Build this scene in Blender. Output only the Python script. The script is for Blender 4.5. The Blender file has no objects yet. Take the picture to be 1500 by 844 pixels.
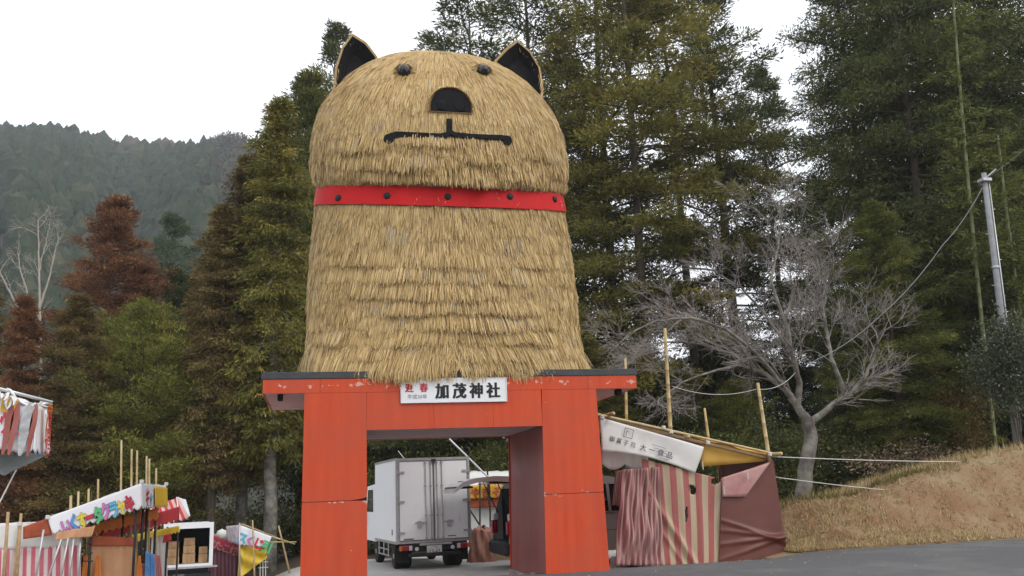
import bpy, math, random
import numpy as np
from mathutils import Matrix, Vector

# ------------------------------------------------------------------ camera, sky, sun, exposure
scene = bpy.context.scene
FPX, CX, CY = 1300.0, 750.0, 422.0          # focal length and centre, in photograph pixels (1500 x 844)
EYE = np.array([0.0, 0.0, 1.5])
def _c(px, py): return np.array([px - CX, -(py - CY), -FPX])
_y = _c(463, 731); _y = _y / np.linalg.norm(_y)          # vanishing point of the gate's depth
_n = np.cross(_c(1463, 691), _c(463, 731)); _n = _n if _n[1] > 0 else -_n
_z = _n / np.linalg.norm(_n); _x = np.cross(_y, _z)
RM = np.stack([_x, _y, _z])                               # camera axes -> world axes
def ray(px, py): return RM @ _c(px, py)
def P(px, py, Y):
    d = ray(px, py); return EYE + d * (Y / d[1])
def HY(px): return 731 - 0.04 * (px - 463)                # image row of the horizon
def PX(px, Y): return P(px, HY(px), Y)[0]

cam_data = bpy.data.cameras.new('camera')
cam = bpy.data.objects.new('camera', cam_data)
scene.collection.objects.link(cam)
cam_data.sensor_width = 36.0
cam_data.lens = 36.0 * FPX / 1500.0
cam_data.clip_start = 0.1
cam_data.clip_end = 6000
m4 = Matrix.Identity(4)
for i in range(3):
    for j in range(3):
        m4[i][j] = float(RM[i][j])
m4.translation = Vector(EYE.tolist())
cam.matrix_world = m4
scene.camera = cam

SUN_EL, SUN_AZ = math.radians(46), math.radians(138)      # behind the camera, to its right
sun_dir = Vector((math.sin(SUN_AZ) * math.cos(SUN_EL), math.cos(SUN_AZ) * math.cos(SUN_EL), math.sin(SUN_EL)))
world = bpy.data.worlds.new('World'); scene.world = world; world.use_nodes = True
wn, wl = world.node_tree.nodes, world.node_tree.links
wn.clear()
sky = wn.new('ShaderNodeTexSky'); sky.sky_type = 'NISHITA'; sky.sun_disc = False
sky.sun_elevation = SUN_EL; sky.sun_rotation = SUN_AZ
mixn = wn.new('ShaderNodeMix'); mixn.data_type = 'RGBA'; mixn.inputs[0].default_value = 0.9
mixn.inputs[7].default_value = (12.6, 12.8, 13.2, 1)          # even cloud cover
bg = wn.new('ShaderNodeBackground'); bg.inputs['Strength'].default_value = 0.12
wo = wn.new('ShaderNodeOutputWorld')
wl.new(sky.outputs[0], mixn.inputs[6]); wl.new(mixn.outputs[2], bg.inputs['Color']); wl.new(bg.outputs[0], wo.inputs['Surface'])
sun_data = bpy.data.lights.new('sun', 'SUN'); sun_data.energy = 1.45; sun_data.angle = math.radians(24)
sun_data.color = (1.0, 0.95, 0.88)
sun = bpy.data.objects.new('sun', sun_data); scene.collection.objects.link(sun)
sun.rotation_euler = sun_dir.to_track_quat('Z', 'Y').to_euler(); sun.location = (0, 0, 40)
scene.view_settings.view_transform = 'Standard'; scene.view_settings.look = 'None'
scene.view_settings.gamma = 1.0; scene.view_settings.exposure = 0.0
scene.view_settings.use_curve_mapping = False
scene.cycles.max_bounces = 6; scene.cycles.diffuse_bounces = 3; scene.cycles.volume_bounces = 0
scene.cycles.use_denoising = True

# ------------------------------------------------------------------ helpers
rng = np.random.default_rng(7)
COL = scene.collection
OFF = {}
def V(*a): return np.array(a, float)
def unit(v): v = np.asarray(v, float); return v / (np.linalg.norm(v) + 1e-12)
def sm(a, b, t):
    t = np.clip((np.asarray(t, float) - a) / (b - a), 0, 1); return t * t * (3 - 2 * t)

def link_mesh(name, me, mats, parent=None, **props):
    o = bpy.data.objects.new(name, me); COL.objects.link(o)
    if not isinstance(mats, (list, tuple)): mats = [mats]
    for m in mats: me.materials.append(m)
    if parent is not None: o.parent = parent
    for k, v in props.items(): o[k] = v
    OFF[o.name] = OFF.get(parent.name, np.zeros(3)) if parent is not None else np.zeros(3)
    return o

def np_mesh(name, verts, faces, k, attrs=None, smooth=False):
    """verts (n,3), faces (m,k): fast mesh."""
    me = bpy.data.meshes.new(name)
    verts = np.ascontiguousarray(verts, np.float32); faces = np.ascontiguousarray(faces, np.int32)
    me.vertices.add(len(verts)); me.vertices.foreach_set('co', verts.ravel())
    me.loops.add(faces.size); me.loops.foreach_set('vertex_index', faces.ravel())
    me.polygons.add(len(faces)); me.polygons.foreach_set('loop_start', np.arange(0, faces.size, k, dtype=np.int32))
    me.polygons.foreach_set('loop_total', np.full(len(faces), k, np.int32))
    if smooth: me.polygons.foreach_set('use_smooth', np.ones(len(faces), bool))
    me.update(calc_edges=True)
    for n, a in (attrs or {}).items():
        at = me.attributes.new(n, 'FLOAT', 'POINT'); at.data.foreach_set('value', np.ascontiguousarray(a, np.float32))
    return me

class MB:
    """collects shapes, builds one mesh object"""
    def __init__(s): s.v = []; s.f = []; s.uv = {}; s.mi = []
    def add(s, vs, fs, mi=0):
        b = len(s.v); s.v += [tuple(map(float, p)) for p in vs]
        s.f += [tuple(b + i for i in f) for f in fs]; s.mi += [mi] * len(fs); return s
    def box(s, c, size, ax=None, mi=0, bev=0.0):
        c = np.asarray(c, float); h = np.asarray(size, float) / 2
        ax = np.eye(3) if ax is None else np.asarray(ax, float)
        if bev <= 0:
            vs = [c + ax.T @ (h * V(i, j, k)) for i in (-1, 1) for j in (-1, 1) for k in (-1, 1)]
            return s.add(vs, [(0,1,3,2),(4,6,7,5),(0,4,5,1),(2,3,7,6),(0,2,6,4),(1,5,7,3)], mi)
        bev = min(bev, h.min() * 0.95)
        # chamfered along z-edges and top/bottom
        def ring(z, ins):
            hx, hy = h[0] - ins, h[1] - ins; b = bev
            pts = [(-hx + b, -hy), (hx - b, -hy), (hx, -hy + b), (hx, hy - b), (hx - b, hy), (-hx + b, hy), (-hx, hy - b), (-hx, -hy + b)]
            return [c + ax.T @ V(x, y, z) for x, y in pts]
        rs = [ring(-h[2], bev * .99), ring(-h[2] + bev, 0), ring(h[2] - bev, 0), ring(h[2], bev * .99)]
        vs = sum(rs, []); fs = []
        for r in range(3):
            for i in range(8):
                j = (i + 1) % 8; fs.append((r*8+i, r*8+j, r*8+8+j, r*8+8+i))
        fs.append(tuple(reversed(range(8)))); fs.append(tuple(range(24, 32)))
        return s.add(vs, fs, mi)
    def span(s, x0, x1, y0, y1, z0, z1, mi=0, bev=0.0):
        return s.box(((x0+x1)/2, (y0+y1)/2, (z0+z1)/2), (abs(x1-x0), abs(y1-y0), abs(z1-z0)), None, mi, bev)
    def tube(s, pts, rad, n=6, mi=0, cap=True):
        pts = [np.asarray(p, float) for p in pts]
        if not hasattr(rad, '__len__'): rad = [rad] * len(pts)
        vs = []; fs = []
        up = V(0, 0, 1); prev = None
        for i, p in enumerate(pts):
            d = unit(pts[min(i+1, len(pts)-1)] - pts[max(i-1, 0)])
            if prev is None:
                a = np.cross(d, up)
                if np.linalg.norm(a) < 1e-3: a = np.cross(d, V(1, 0, 0))
            else: a = prev - d * (prev @ d)
            a = unit(a); prev = a; b = np.cross(d, a)
            for k in range(n):
                t = 2 * math.pi * k / n; vs.append(p + rad[i] * (math.cos(t) * a + math.sin(t) * b))
        for i in range(len(pts) - 1):
            for k in range(n):
                l = (k + 1) % n; fs.append((i*n+k, i*n+l, (i+1)*n+l, (i+1)*n+k))
        if cap: fs.append(tuple(reversed(range(n)))); fs.append(tuple((len(pts)-1)*n + k for k in range(n)))
        return s.add(vs, fs, mi)
    def prism(s, poly, d, mi=0):
        """polygon (list of 3-D points) extruded by vector d"""
        n = len(poly); d = np.asarray(d, float)
        vs = [np.asarray(p, float) for p in poly] + [np.asarray(p, float) + d for p in poly]
        fs = [tuple(range(n)), tuple(reversed(range(n, 2*n)))]
        for i in range(n):
            j = (i + 1) % n; fs.append((i, i+n, j+n, j))
        return s.add(vs, fs, mi)
    def lathe(s, prof, c, axis=(0,0,1), n=16, mi=0):
        axis = unit(axis); a = np.cross(axis, V(0,0,1) if abs(axis[2]) < .9 else V(1,0,0)); a = unit(a); b = np.cross(axis, a)
        c = np.asarray(c, float); vs = []; fs = []
        for r, h in prof:
            for k in range(n):
                t = 2*math.pi*k/n; vs.append(c + axis*h + r*(math.cos(t)*a + math.sin(t)*b))
        for i in range(len(prof)-1):
            for k in range(n):
                l = (k+1) % n; fs.append((i*n+k, i*n+l, (i+1)*n+l, (i+1)*n+k))
        if prof[0][0] > 1e-4: fs.append(tuple(reversed(range(n))))
        if prof[-1][0] > 1e-4: fs.append(tuple((len(prof)-1)*n+k for k in range(n)))
        return s.add(vs, fs, mi)
    def build(s, name, mat, parent=None, smooth=False, local=False, **props):
        off = V(0,0,0)
        if parent is not None and not local: off = OFF.get(parent.name, V(0,0,0))
        vs = np.array(s.v) - off
        me = bpy.data.meshes.new(name); me.from_pydata(vs.tolist(), [], s.f); me.update()
        if smooth:
            for p in me.polygons: p.use_smooth = True
        o = link_mesh(name, me, mat, parent, **props)
        if any(s.mi): me.polygons.foreach_set('material_index', s.mi)
        OFF[o.name] = off
        return o

def thing(name, label, cat, loc=(0,0,0), group=None, rotz=0):
    o = bpy.data.objects.new(name, None); COL.objects.link(o); o.empty_display_size = .2
    o.location = tuple(map(float, loc)); o.rotation_euler = (0, 0, rotz)
    o['label'] = label; o['category'] = cat
    if group: o['group'] = group
    OFF[o.name] = np.asarray(loc, float)
    return o
def tag(o, label, cat, group=None):
    o['label'] = label; o['category'] = cat
    if group: o['group'] = group
    return o

def grid_mesh(name, fn, nu, nv, mat, parent=None, hole=None, smooth=True, thick=0.0, **props):
    """cloth: fn(u,v)->point, u,v in 0..1, with uv map; hole(u,v)->bool leaves faces out"""
    us = np.linspace(0, 1, nu+1); vs_ = np.linspace(0, 1, nv+1)
    off = OFF.get(parent.name, V(0,0,0)) if parent is not None else V(0,0,0)
    pts = [np.asarray(fn(u, v), float) - off for v in vs_ for u in us]
    fs = []; uvs = []
    for j in range(nv):
        for i in range(nu):
            if hole and hole((i+.5)/nu, (j+.5)/nv): continue
            a = j*(nu+1)+i; fs.append((a, a+1, a+nu+2, a+nu+1))
            uvs += [(us[i], vs_[j]), (us[i+1], vs_[j]), (us[i+1], vs_[j+1]), (us[i], vs_[j+1])]
    me = bpy.data.meshes.new(name); me.from_pydata([tuple(p) for p in pts], [], fs); me.update()
    l = me.uv_layers.new(name='UVMap'); l.data.foreach_set('uv', np.array(uvs, np.float32).ravel())
    if smooth: me.polygons.foreach_set('use_smooth', np.ones(len(fs), bool))
    o = link_mesh(name, me, mat, parent, **props); OFF[o.name] = off
    if thick:
        md = o.modifiers.new('thickness', 'SOLIDIFY'); md.thickness = thick; md.offset = 0
    return o

def text_mb(body, size, o, ux, uy, mb=None, bold=0.0, lift=0.004, align='LEFT', xs=1.0, depth=0.003):
    """lettering as thin raised geometry on the plane (o, ux, uy)"""
    cu = bpy.data.curves.new('t', 'FONT'); cu.body = body; cu.size = 1.0; cu.offset = bold; cu.resolution_u = 2
    cu.align_x = align; cu.extrude = 0.0
    ob = bpy.data.objects.new('t', cu); COL.objects.link(ob)
    dg = bpy.context.evaluated_depsgraph_get(); ev = ob.evaluated_get(dg); me = ev.to_mesh()
    ux = unit(ux); uy = unit(uy); nz = np.cross(ux, uy)
    vs = [np.asarray(o, float) + ux*(v.co.x*size*xs) + uy*(v.co.y*size) + nz*lift for v in me.vertices]
    fs = [tuple(p.vertices) for p in me.polygons]
    ev.to_mesh_clear(); bpy.data.objects.remove(ob); bpy.data.curves.remove(cu)
    mb = mb or MB(); mb.add(vs, fs); return mb

# ---- materials
def new_mat(name):
    m = bpy.data.materials.new(name); m.use_nodes = True; nt = m.node_tree
    b = nt.nodes['Principled BSDF']; return m, nt, nt.nodes, nt.links, b
def setin(node, **kw):
    for k, v in kw.items(): node.inputs[k.replace('_', ' ')].default_value = v
def ramp(ns, stops):
    r = ns.new('ShaderNodeValToRGB'); e = r.color_ramp.elements
    while len(e) > 1: e.remove(e[-1])
    e[0].position = stops[0][0]; e[0].color = (*stops[0][1], 1)
    for p, c in stops[1:]:
        q = e.new(p); q.color = (*c, 1)
    return r
def mat(name, c1, c2=None, scale=3.0, rough=0.6, bump=0.0, bscale=40.0, metal=0.0, stretch=None, spec=0.4, detail=5, dirt=None, dscale=1.2, damt=.5):
    m, nt, ns, ls, b = new_mat(name)
    c2 = c2 or tuple(x * 0.8 for x in c1)
    tc = ns.new('ShaderNodeTexCoord'); src = tc.outputs['Object']
    if stretch:
        mp = ns.new('ShaderNodeMapping'); mp.inputs['Scale'].default_value = stretch; ls.new(src, mp.inputs[0]); src = mp.outputs[0]
    nz = ns.new('ShaderNodeTexNoise'); nz.inputs['Scale'].default_value = scale; nz.inputs['Detail'].default_value = detail
    ls.new(src, nz.inputs['Vector'])
    r = ramp(ns, [(0.32, c1), (0.68, c2)]); ls.new(nz.outputs['Fac'], r.inputs[0]); out = r.outputs[0]
    if dirt:
        n2 = ns.new('ShaderNodeTexNoise'); n2.inputs['Scale'].default_value = dscale; n2.inputs['Detail'].default_value = 8; n2.inputs['Roughness'].default_value = .7
        ls.new(tc.outputs['Object'], n2.inputs['Vector'])
        r2 = ramp(ns, [(0.52, (0,0,0)), (0.72, (damt,)*3)]); ls.new(n2.outputs['Fac'], r2.inputs[0])
        mx = ns.new('ShaderNodeMix'); mx.data_type = 'RGBA'; ls.new(r2.outputs[0], mx.inputs[0]); ls.new(out, mx.inputs[6]); mx.inputs[7].default_value = (*dirt, 1); out = mx.outputs[2]
    ls.new(out, b.inputs['Base Color'])
    b.inputs['Roughness'].default_value = rough; b.inputs['Metallic'].default_value = metal
    b.inputs['Specular IOR Level'].default_value = spec
    if bump:
        n3 = ns.new('ShaderNodeTexNoise'); n3.inputs['Scale'].default_value = bscale; n3.inputs['Detail'].default_value = 4
        ls.new(src, n3.inputs['Vector'])
        bp = ns.new('ShaderNodeBump'); bp.inputs['Strength'].default_value = bump; bp.inputs['Distance'].default_value = .02
        ls.new(n3.outputs['Fac'], bp.inputs['Height']); ls.new(bp.outputs[0], b.inputs['Normal'])
    return m
def attr_mat(name, stops, rough=0.7, trans=0.0, spec=0.2, nscale=0.0, namt=0.3):
    """colour from the per-piece attribute 'rnd'"""
    m, nt, ns, ls, b = new_mat(name)
    at = ns.new('ShaderNodeAttribute'); at.attribute_name = 'rnd'; fac = at.outputs['Fac']
    if nscale:
        tc = ns.new('ShaderNodeTexCoord'); nz = ns.new('ShaderNodeTexNoise'); nz.inputs['Scale'].default_value = nscale; nz.inputs['Detail'].default_value = 3
        ls.new(tc.outputs['Object'], nz.inputs['Vector'])
        ma = ns.new('ShaderNodeMath'); ma.operation = 'MULTIPLY_ADD'; ma.inputs[1].default_value = namt * 2; ma.inputs[2].default_value = -namt
        ls.new(nz.outputs['Fac'], ma.inputs[0])
        ad = ns.new('ShaderNodeMath'); ad.operation = 'ADD'; ad.use_clamp = True; ls.new(ma.outputs[0], ad.inputs[0]); ls.new(fac, ad.inputs[1]); fac = ad.outputs[0]
    r = ramp(ns, stops); ls.new(fac, r.inputs[0]); ls.new(r.outputs[0], b.inputs['Base Color'])
    b.inputs['Roughness'].default_value = rough; b.inputs['Specular IOR Level'].default_value = spec
    if trans:
        t = ns.new('ShaderNodeBsdfTranslucent'); ls.new(r.outputs[0], t.inputs['Color'])
        mx = ns.new('ShaderNodeMixShader'); mx.inputs[0].default_value = trans
        ls.new(b.outputs[0], mx.inputs[1]); ls.new(t.outputs[0], mx.inputs[2]); ls.new(mx.outputs[0], ns['Material Output'].inputs['Surface'])
    return m
def stripe_mat(name, ca, cb, n, width=.5, dirt=(.25,.2,.17), damt=.5, rough=.8):
    m, nt, ns, ls, b = new_mat(name)
    tc = ns.new('ShaderNodeTexCoord'); sp = ns.new('ShaderNodeSeparateXYZ'); ls.new(tc.outputs['UV'], sp.inputs[0])
    mu = ns.new('ShaderNodeMath'); mu.operation = 'MULTIPLY'; mu.inputs[1].default_value = n; ls.new(sp.outputs[0], mu.inputs[0])
    fr = ns.new('ShaderNodeMath'); fr.operation = 'FRACT'; ls.new(mu.outputs[0], fr.inputs[0])
    r = ramp(ns, [(0.0, ca), (width - .015, ca), (width + .015, cb), (1.0, cb)]); ls.new(fr.outputs[0], r.inputs[0])
    nz = ns.new('ShaderNodeTexNoise'); nz.inputs['Scale'].default_value = 1.6; nz.inputs['Detail'].default_value = 8; nz.inputs['Roughness'].default_value = .7
    ls.new(tc.outputs['Object'], nz.inputs['Vector'])
    r2 = ramp(ns, [(0.4, (0,0,0)), (0.75, (damt,)*3)]); ls.new(nz.outputs['Fac'], r2.inputs[0])
    mx = ns.new('ShaderNodeMix'); mx.data_type = 'RGBA'; ls.new(r2.outputs[0], mx.inputs[0]); ls.new(r.outputs[0], mx.inputs[6]); mx.inputs[7].default_value = (*dirt, 1)
    ls.new(mx.outputs[2], b.inputs['Base Color']); b.inputs['Roughness'].default_value = rough; b.inputs['Specular IOR Level'].default_value = .2
    return m

M = {}
M['asphalt'] = mat('asphalt', (.075,.077,.082), (.12,.12,.124), 60, .85, .6, 180, dirt=(.19,.185,.175), dscale=.35, damt=.7)
M['yard'] = mat('yard', (.36,.355,.34), (.45,.44,.42), 8, .9, .5, 60, dirt=(.25,.22,.18), dscale=.5, damt=.6)
M['floor_litter'] = mat('forest_floor', (.035,.028,.018), (.09,.065,.04), 3, .95, .7, 25)
M['soil'] = mat('soil_and_straw', (.19,.095,.045), (.26,.19,.105), .8, .95, 1.0, 30, dirt=(.29,.225,.13), dscale=1.1, damt=.9)
M['grass'] = attr_mat('dry_grass', [(0,(.10,.11,.03)), (.35,(.3,.22,.1)), (.8,(.45,.34,.17)), (1,(.5,.42,.27))], .9, .15)
M['straw'] = attr_mat('rice_straw', [(0,(.13,.07,.028)), (.18,(.31,.19,.07)), (.45,(.56,.385,.16)), (.75,(.67,.485,.225)), (.94,(.76,.59,.32)), (1,(.38,.355,.32))], .6, .12, .35, 1.3, .14)
M['straw_core'] = mat('straw_core', (.34,.23,.11), (.46,.33,.16), 30, .95, .6, 60, stretch=(1,1,.15))
M['vermilion'] = None
M['black_roof'] = mat('charcoal_roofing', (.035,.037,.042), (.055,.055,.06), 6, .6, .15, 40)
M['board'] = mat('weathered_board', (.58,.45,.44), (.68,.56,.55), 5, .7, .3, 30, stretch=(.35,3,3), dirt=(.36,.22,.2), dscale=2, damt=.6)
M['maroon'] = mat('maroon_board', (.3,.075,.07), (.36,.115,.105), 2.2, .4, .1, 40, stretch=(1,1,.25))  # darker, duller red than the vermilion boards
M['black'] = mat('black_paint', (.006,.006,.007), (.012,.012,.013), 8, .5, .08, 30, spec=.3)
M['eye_black'] = mat('gloss_black', (.008,.008,.009), (.012,.012,.013), 8, .22, spec=.6)
M['matt_black'] = mat('matt_black', (.008,.008,.009), (.014,.014,.015), 8, .8, spec=.15)
M['collar'] = mat('collar_red', (.46,.009,.011), (.53,.014,.015), 2.5, .55, .05, 20, dirt=(.27,.012,.014), dscale=2, damt=.5, spec=.15)
M['sign_white'] = mat('sign_white', (.68,.68,.7), (.76,.76,.77), 2, .4)
M['print_black'] = mat('print_black', (.012,.012,.014), None, 5, .5)
M['print_red'] = mat('print_red', (.5,.015,.03), None, 5, .5)
M['print_grey'] = mat('print_grey', (.16,.16,.18), None, 5, .5)
M['truck_white'] = mat('truck_panel', (.8,.82,.85), (.84,.86,.88), 1.5, .4, dirt=(.6,.59,.57), dscale=1.5, damt=.3)
M['steel'] = mat('galvanised_steel', (.42,.42,.43), (.52,.52,.52), 12, .4, metal=.6)
M['dark_metal'] = mat('dark_chassis', (.014,.015,.018), (.03,.03,.033), 8, .6)
M['tyre'] = mat('tyre_rubber', (.014,.014,.014), (.024,.023,.022), 20, .85, .2, 60)
M['tail_red'] = mat('tail_lamp_red', (.35,.01,.02), None, 4, .2, spec=.7)
M['lamp_clear'] = mat('lamp_clear', (.7,.7,.68), None, 4, .2, spec=.7)
M['lamp_amber'] = mat('lamp_amber', (.6,.2,.02), None, 4, .2, spec=.7)
M['plate'] = mat('plate_white', (.72,.73,.7), None, 9, .4)
M['car_grey'] = mat('car_metallic_grey', (.5,.49,.49), (.54,.53,.53), 2, .28, metal=.45, spec=.6)
M['glass'] = mat('dark_glass', (.01,.011,.012), None, 4, .06, spec=.8)
M['chrome'] = mat('chrome_trim', (.65,.65,.66), None, 4, .2, metal=.9)
M['bamboo'] = mat('dry_bamboo', (.42,.3,.13), (.52,.41,.22), 6, .55, .1, 30, stretch=(1,1,.2))
M['bamboo_green'] = mat('green_bamboo', (.12,.14,.05), (.19,.2,.085), 5, .5, stretch=(1,1,.3))
M['timber'] = mat('weathered_timber', (.33,.22,.11), (.43,.31,.18), 8, .8, .3, 30, stretch=(.3,1,1))
M['canvas'] = mat('white_canvas', (.62,.62,.6), (.7,.69,.67), 1.6, .75, .08, 10, dirt=(.42,.4,.36), dscale=1.6, damt=.5)
M['awning_grey'] = mat('grey_awning', (.26,.28,.27), (.33,.34,.33), 1.5, .75)
M['tarp_brown'] = mat('brown_tarpaulin', (.105,.028,.02), (.135,.04,.029), 2, .42, .06, 6, spec=.4, dirt=(.16,.06,.045), dscale=1.3, damt=.5)
M['tarp_pink'] = mat('faded_pink_sheet', (.33,.15,.14), (.43,.24,.22), 3, .5)
M['tarp_yellow'] = mat('yellow_tarpaulin', (.62,.42,.03), (.7,.5,.05), 3, .5, .05, 8)
M['roof_orange'] = mat('ochre_roof_sheet', (.5,.27,.04), (.6,.36,.07), 2, .6)
M['tarp_tan'] = mat('tan_tarpaulin', (.42,.2,.09), (.5,.27,.14), 2.5, .55, dirt=(.3,.15,.08), dscale=2, damt=.5)
M['tarp_rust'] = mat('rust_red_sheet', (.28,.05,.02), (.4,.09,.03), 3, .6)
M['orange'] = mat('orange_cloth', (.62,.2,.03), (.5,.13,.02), 4, .7)
M['cloth_red'] = mat('red_valance', (.5,.04,.03), (.4,.03,.05), 4, .7)
M['cloth_blue'] = mat('blue_cloth', (.08,.25,.55), (.16,.36,.65), 5, .7)
M['card'] = mat('cardboard', (.36,.22,.11), (.44,.29,.16), 5, .8)
M['rope'] = mat('white_rope', (.62,.6,.56), None, 20, .8)
M['stripe_old'] = stripe_mat('faded_striped_cloth', (.33,.095,.09), (.43,.34,.235), 6.0, .5, (.33,.22,.17), .45)
M['stripe_drape'] = stripe_mat('faded_striped_drape', (.3,.13,.13), (.42,.29,.25), 9.0, .62, (.38,.23,.23), .6)
M['stripe_new'] = stripe_mat('red_white_striped_cloth', (.55,.13,.17), (.72,.62,.6), 17.0, .5, (.5,.35,.33), .3)
M['stripe_dark'] = stripe_mat('dusky_striped_cloth', (.16,.05,.08), (.24,.13,.14), 9.0, .5, (.14,.08,.1), .4)
M['stripe_red'] = stripe_mat('red_pink_striped_sheet', (.5,.05,.05), (.65,.42,.4), 7.0, .5, (.45,.2,.2), .3)
M['concrete'] = mat('concrete_pole', (.2,.21,.225), (.28,.29,.305), 4, .75, .1, 40)
M['box_metal'] = mat('meter_box', (.45,.44,.38), (.52,.5,.44), 5, .6)
M['bark'] = mat('conifer_bark', (.06,.045,.035), (.12,.095,.075), 6, .95, .8, 25, stretch=(1,1,.2))
M['bark_grey'] = mat('grey_lichen_bark', (.075,.062,.055), (.25,.24,.205), 3.2, .95, .9, 25, dirt=(.07,.06,.05), dscale=5, damt=.9)
M['twig'] = mat('cherry_twig', (.2,.175,.165), (.31,.28,.265), 4, .9)
M['bark_pale'] = mat('bleached_bark', (.36,.31,.26), (.46,.41,.35), 4, .9)

# vermilion paint: brush streaks, worn white flecks along the joint at 1.45 m, stains
def vermilion():
    m, nt, ns, ls, b = new_mat('vermilion_paint')
    tc = ns.new('ShaderNodeTexCoord'); geo = ns.new('ShaderNodeNewGeometry')
    mp = ns.new('ShaderNodeMapping'); mp.inputs['Scale'].default_value = (7, 7, .6); ls.new(geo.outputs['Position'], mp.inputs[0])
    n1 = ns.new('ShaderNodeTexNoise'); n1.inputs['Scale'].default_value = 1.0; n1.inputs['Detail'].default_value = 6; ls.new(mp.outputs[0], n1.inputs['Vector'])
    r1 = ramp(ns, [(.3, (.5,.052,.014)), (.7, (.57,.074,.022))]); ls.new(n1.outputs['Fac'], r1.inputs[0])
    n2 = ns.new('ShaderNodeTexNoise'); n2.inputs['Scale'].default_value = .9; n2.inputs['Detail'].default_value = 9; n2.inputs['Roughness'].default_value = .65; ls.new(geo.outputs['Position'], n2.inputs['Vector'])
    r2 = ramp(ns, [(.45, (0,0,0)), (.72, (.8,.8,.8))]); ls.new(n2.outputs['Fac'], r2.inputs[0])
    mx = ns.new('ShaderNodeMix'); mx.data_type = 'RGBA'; ls.new(r2.outputs[0], mx.inputs[0]); ls.new(r1.outputs[0], mx.inputs[6]); mx.inputs[7].default_value = (.4,.075,.04,1)
    # flecks
    n3 = ns.new('ShaderNodeTexNoise'); n3.inputs['Scale'].default_value = 9; n3.inputs['Detail'].default_value = 5; ls.new(geo.outputs['Position'], n3.inputs['Vector'])
    sp = ns.new('ShaderNodeSeparateXYZ'); ls.new(geo.outputs['Position'], sp.inputs[0])
    def band(z0, w):
        a = ns.new('ShaderNodeMath'); a.operation = 'SUBTRACT'; ls.new(sp.outputs[2], a.inputs[0]); a.inputs[1].default_value = z0
        c = ns.new('ShaderNodeMath'); c.operation = 'ABSOLUTE'; ls.new(a.outputs[0], c.inputs[0])
        d = ns.new('ShaderNodeMapRange'); ls.new(c.outputs[0], d.inputs[0]); d.inputs[1].default_value = 0; d.inputs[2].default_value = w; d.inputs[3].default_value = .2; d.inputs[4].default_value = 0
        return d.outputs[0]
    s = ns.new('ShaderNodeMath'); s.operation = 'ADD'; ls.new(n3.outputs['Fac'], s.inputs[0]); ls.new(band(1.43, .12), s.inputs[1])
    s2 = ns.new('ShaderNodeMath'); s2.operation = 'ADD'; ls.new(s.outputs[0], s2.inputs[0]); ls.new(band(3.4, .1), s2.inputs[1])
    r3 = ramp(ns, [(.765, (0,0,0)), (.79, (.85,.85,.85))]); ls.new(s2.outputs[0], r3.inputs[0])
    m2 = ns.new('ShaderNodeMix'); m2.data_type = 'RGBA'; ls.new(r3.outputs[0], m2.inputs[0]); ls.new(mx.outputs[2], m2.inputs[6]); m2.inputs[7].default_value = (.6,.36,.28,1)
    ls.new(m2.outputs[2], b.inputs['Base Color']); b.inputs['Roughness'].default_value = .5; b.inputs['Specular IOR Level'].default_value = .3
    bp = ns.new('ShaderNodeBump'); bp.inputs['Strength'].default_value = .15; bp.inputs['Distance'].default_value = .01
    ls.new(n1.outputs['Fac'], bp.inputs['Height']); ls.new(bp.outputs[0], b.inputs['Normal'])
    return m
M['vermilion'] = vermilion()

# ------------------------------------------------------------------ ground, road, bank
def bank_h(x): return np.interp(x, [9.2, 10.3, 11.2, 12.6, 14, 15, 16.5, 18.3, 24, 60], [0, .45, .85, .95, 1.26, 1.52, 1.78, 2.0, 2.6, 4.5])
def gz(x, y):
    x = np.asarray(x, float); y = np.asarray(y, float)
    z = .07 * sm(8, 14.5, y) - .07 * sm(15.6, 17, y) * sm(9.6, 8.8, x)
    z = z - .2 * sm(16, 18.5, y) * sm(11, 7, x)
    z = z - 1.15 * sm(19.5, 26, y) * sm(1.5, -3, x)
    z = z - .55 * sm(24, 36, y) * sm(-1, 2, x) * sm(14, 9, x)
    z = z + (bank_h(x) - np.minimum(bank_h(x)*.75, .16*np.clip(y - 20.2, 0, 12))) * sm(17.3, 20.0, y)
    return z
def graded(a, b, step, far):
    xs = list(np.arange(a, b + 1e-6, step)); d = step
    lo, hi = [], []
    v = a
    while v > -far: d *= 1.35; v -= d; lo.append(v)
    d = step; v = b
    while v < far: d *= 1.35; v += d; hi.append(v)
    return np.array(lo[::-1] + xs + hi)
GX = graded(-40, 48, .8, 3000); GY = np.concatenate([[-3000, -800, -200, -80, -50], np.arange(-30, 12, 2.0), np.arange(12, 34, .5), np.arange(34, 60, 2.0), [70, 90, 120, 180, 300, 600, 1200, 3000]])
def sheet(name, xs, ys, mat_, lift=0.0, noise=None, **props):
    X, Y = np.meshgrid(xs, ys); Z = gz(X, Y) + lift
    if noise is not None: Z = Z + noise(X, Y)
    nx, ny = len(xs), len(ys)
    idx = np.arange(nx*ny).reshape(ny, nx)
    f = np.stack([idx[:-1,:-1].ravel(), idx[:-1,1:].ravel(), idx[1:,1:].ravel(), idx[1:,:-1].ravel()], 1)
    me = np_mesh(name, np.stack([X.ravel(), Y.ravel(), Z.ravel()], 1), f, 4, smooth=True)
    return link_mesh(name, me, mat_, None, kind='structure', **props)
sheet('ground', GX, GY, M['floor_litter'], 0, lambda X, Y: -.25*sm(9.2, 10.4, X)*sm(44, 42, X)*sm(17.1, 17.7, Y)*sm(32.6, 31.5, Y))
gx = GX[(GX > -45) & (GX < 8.9)]; gy = GY[(GY >= 16) & (GY < 33)]
sheet('yard', gx, gy, M['yard'], .005)
sheet('road', GX[(GX > -60) & (GX < 70)], GY[(GY > -31) & (GY <= 17)], M['asphalt'], .012)
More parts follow.
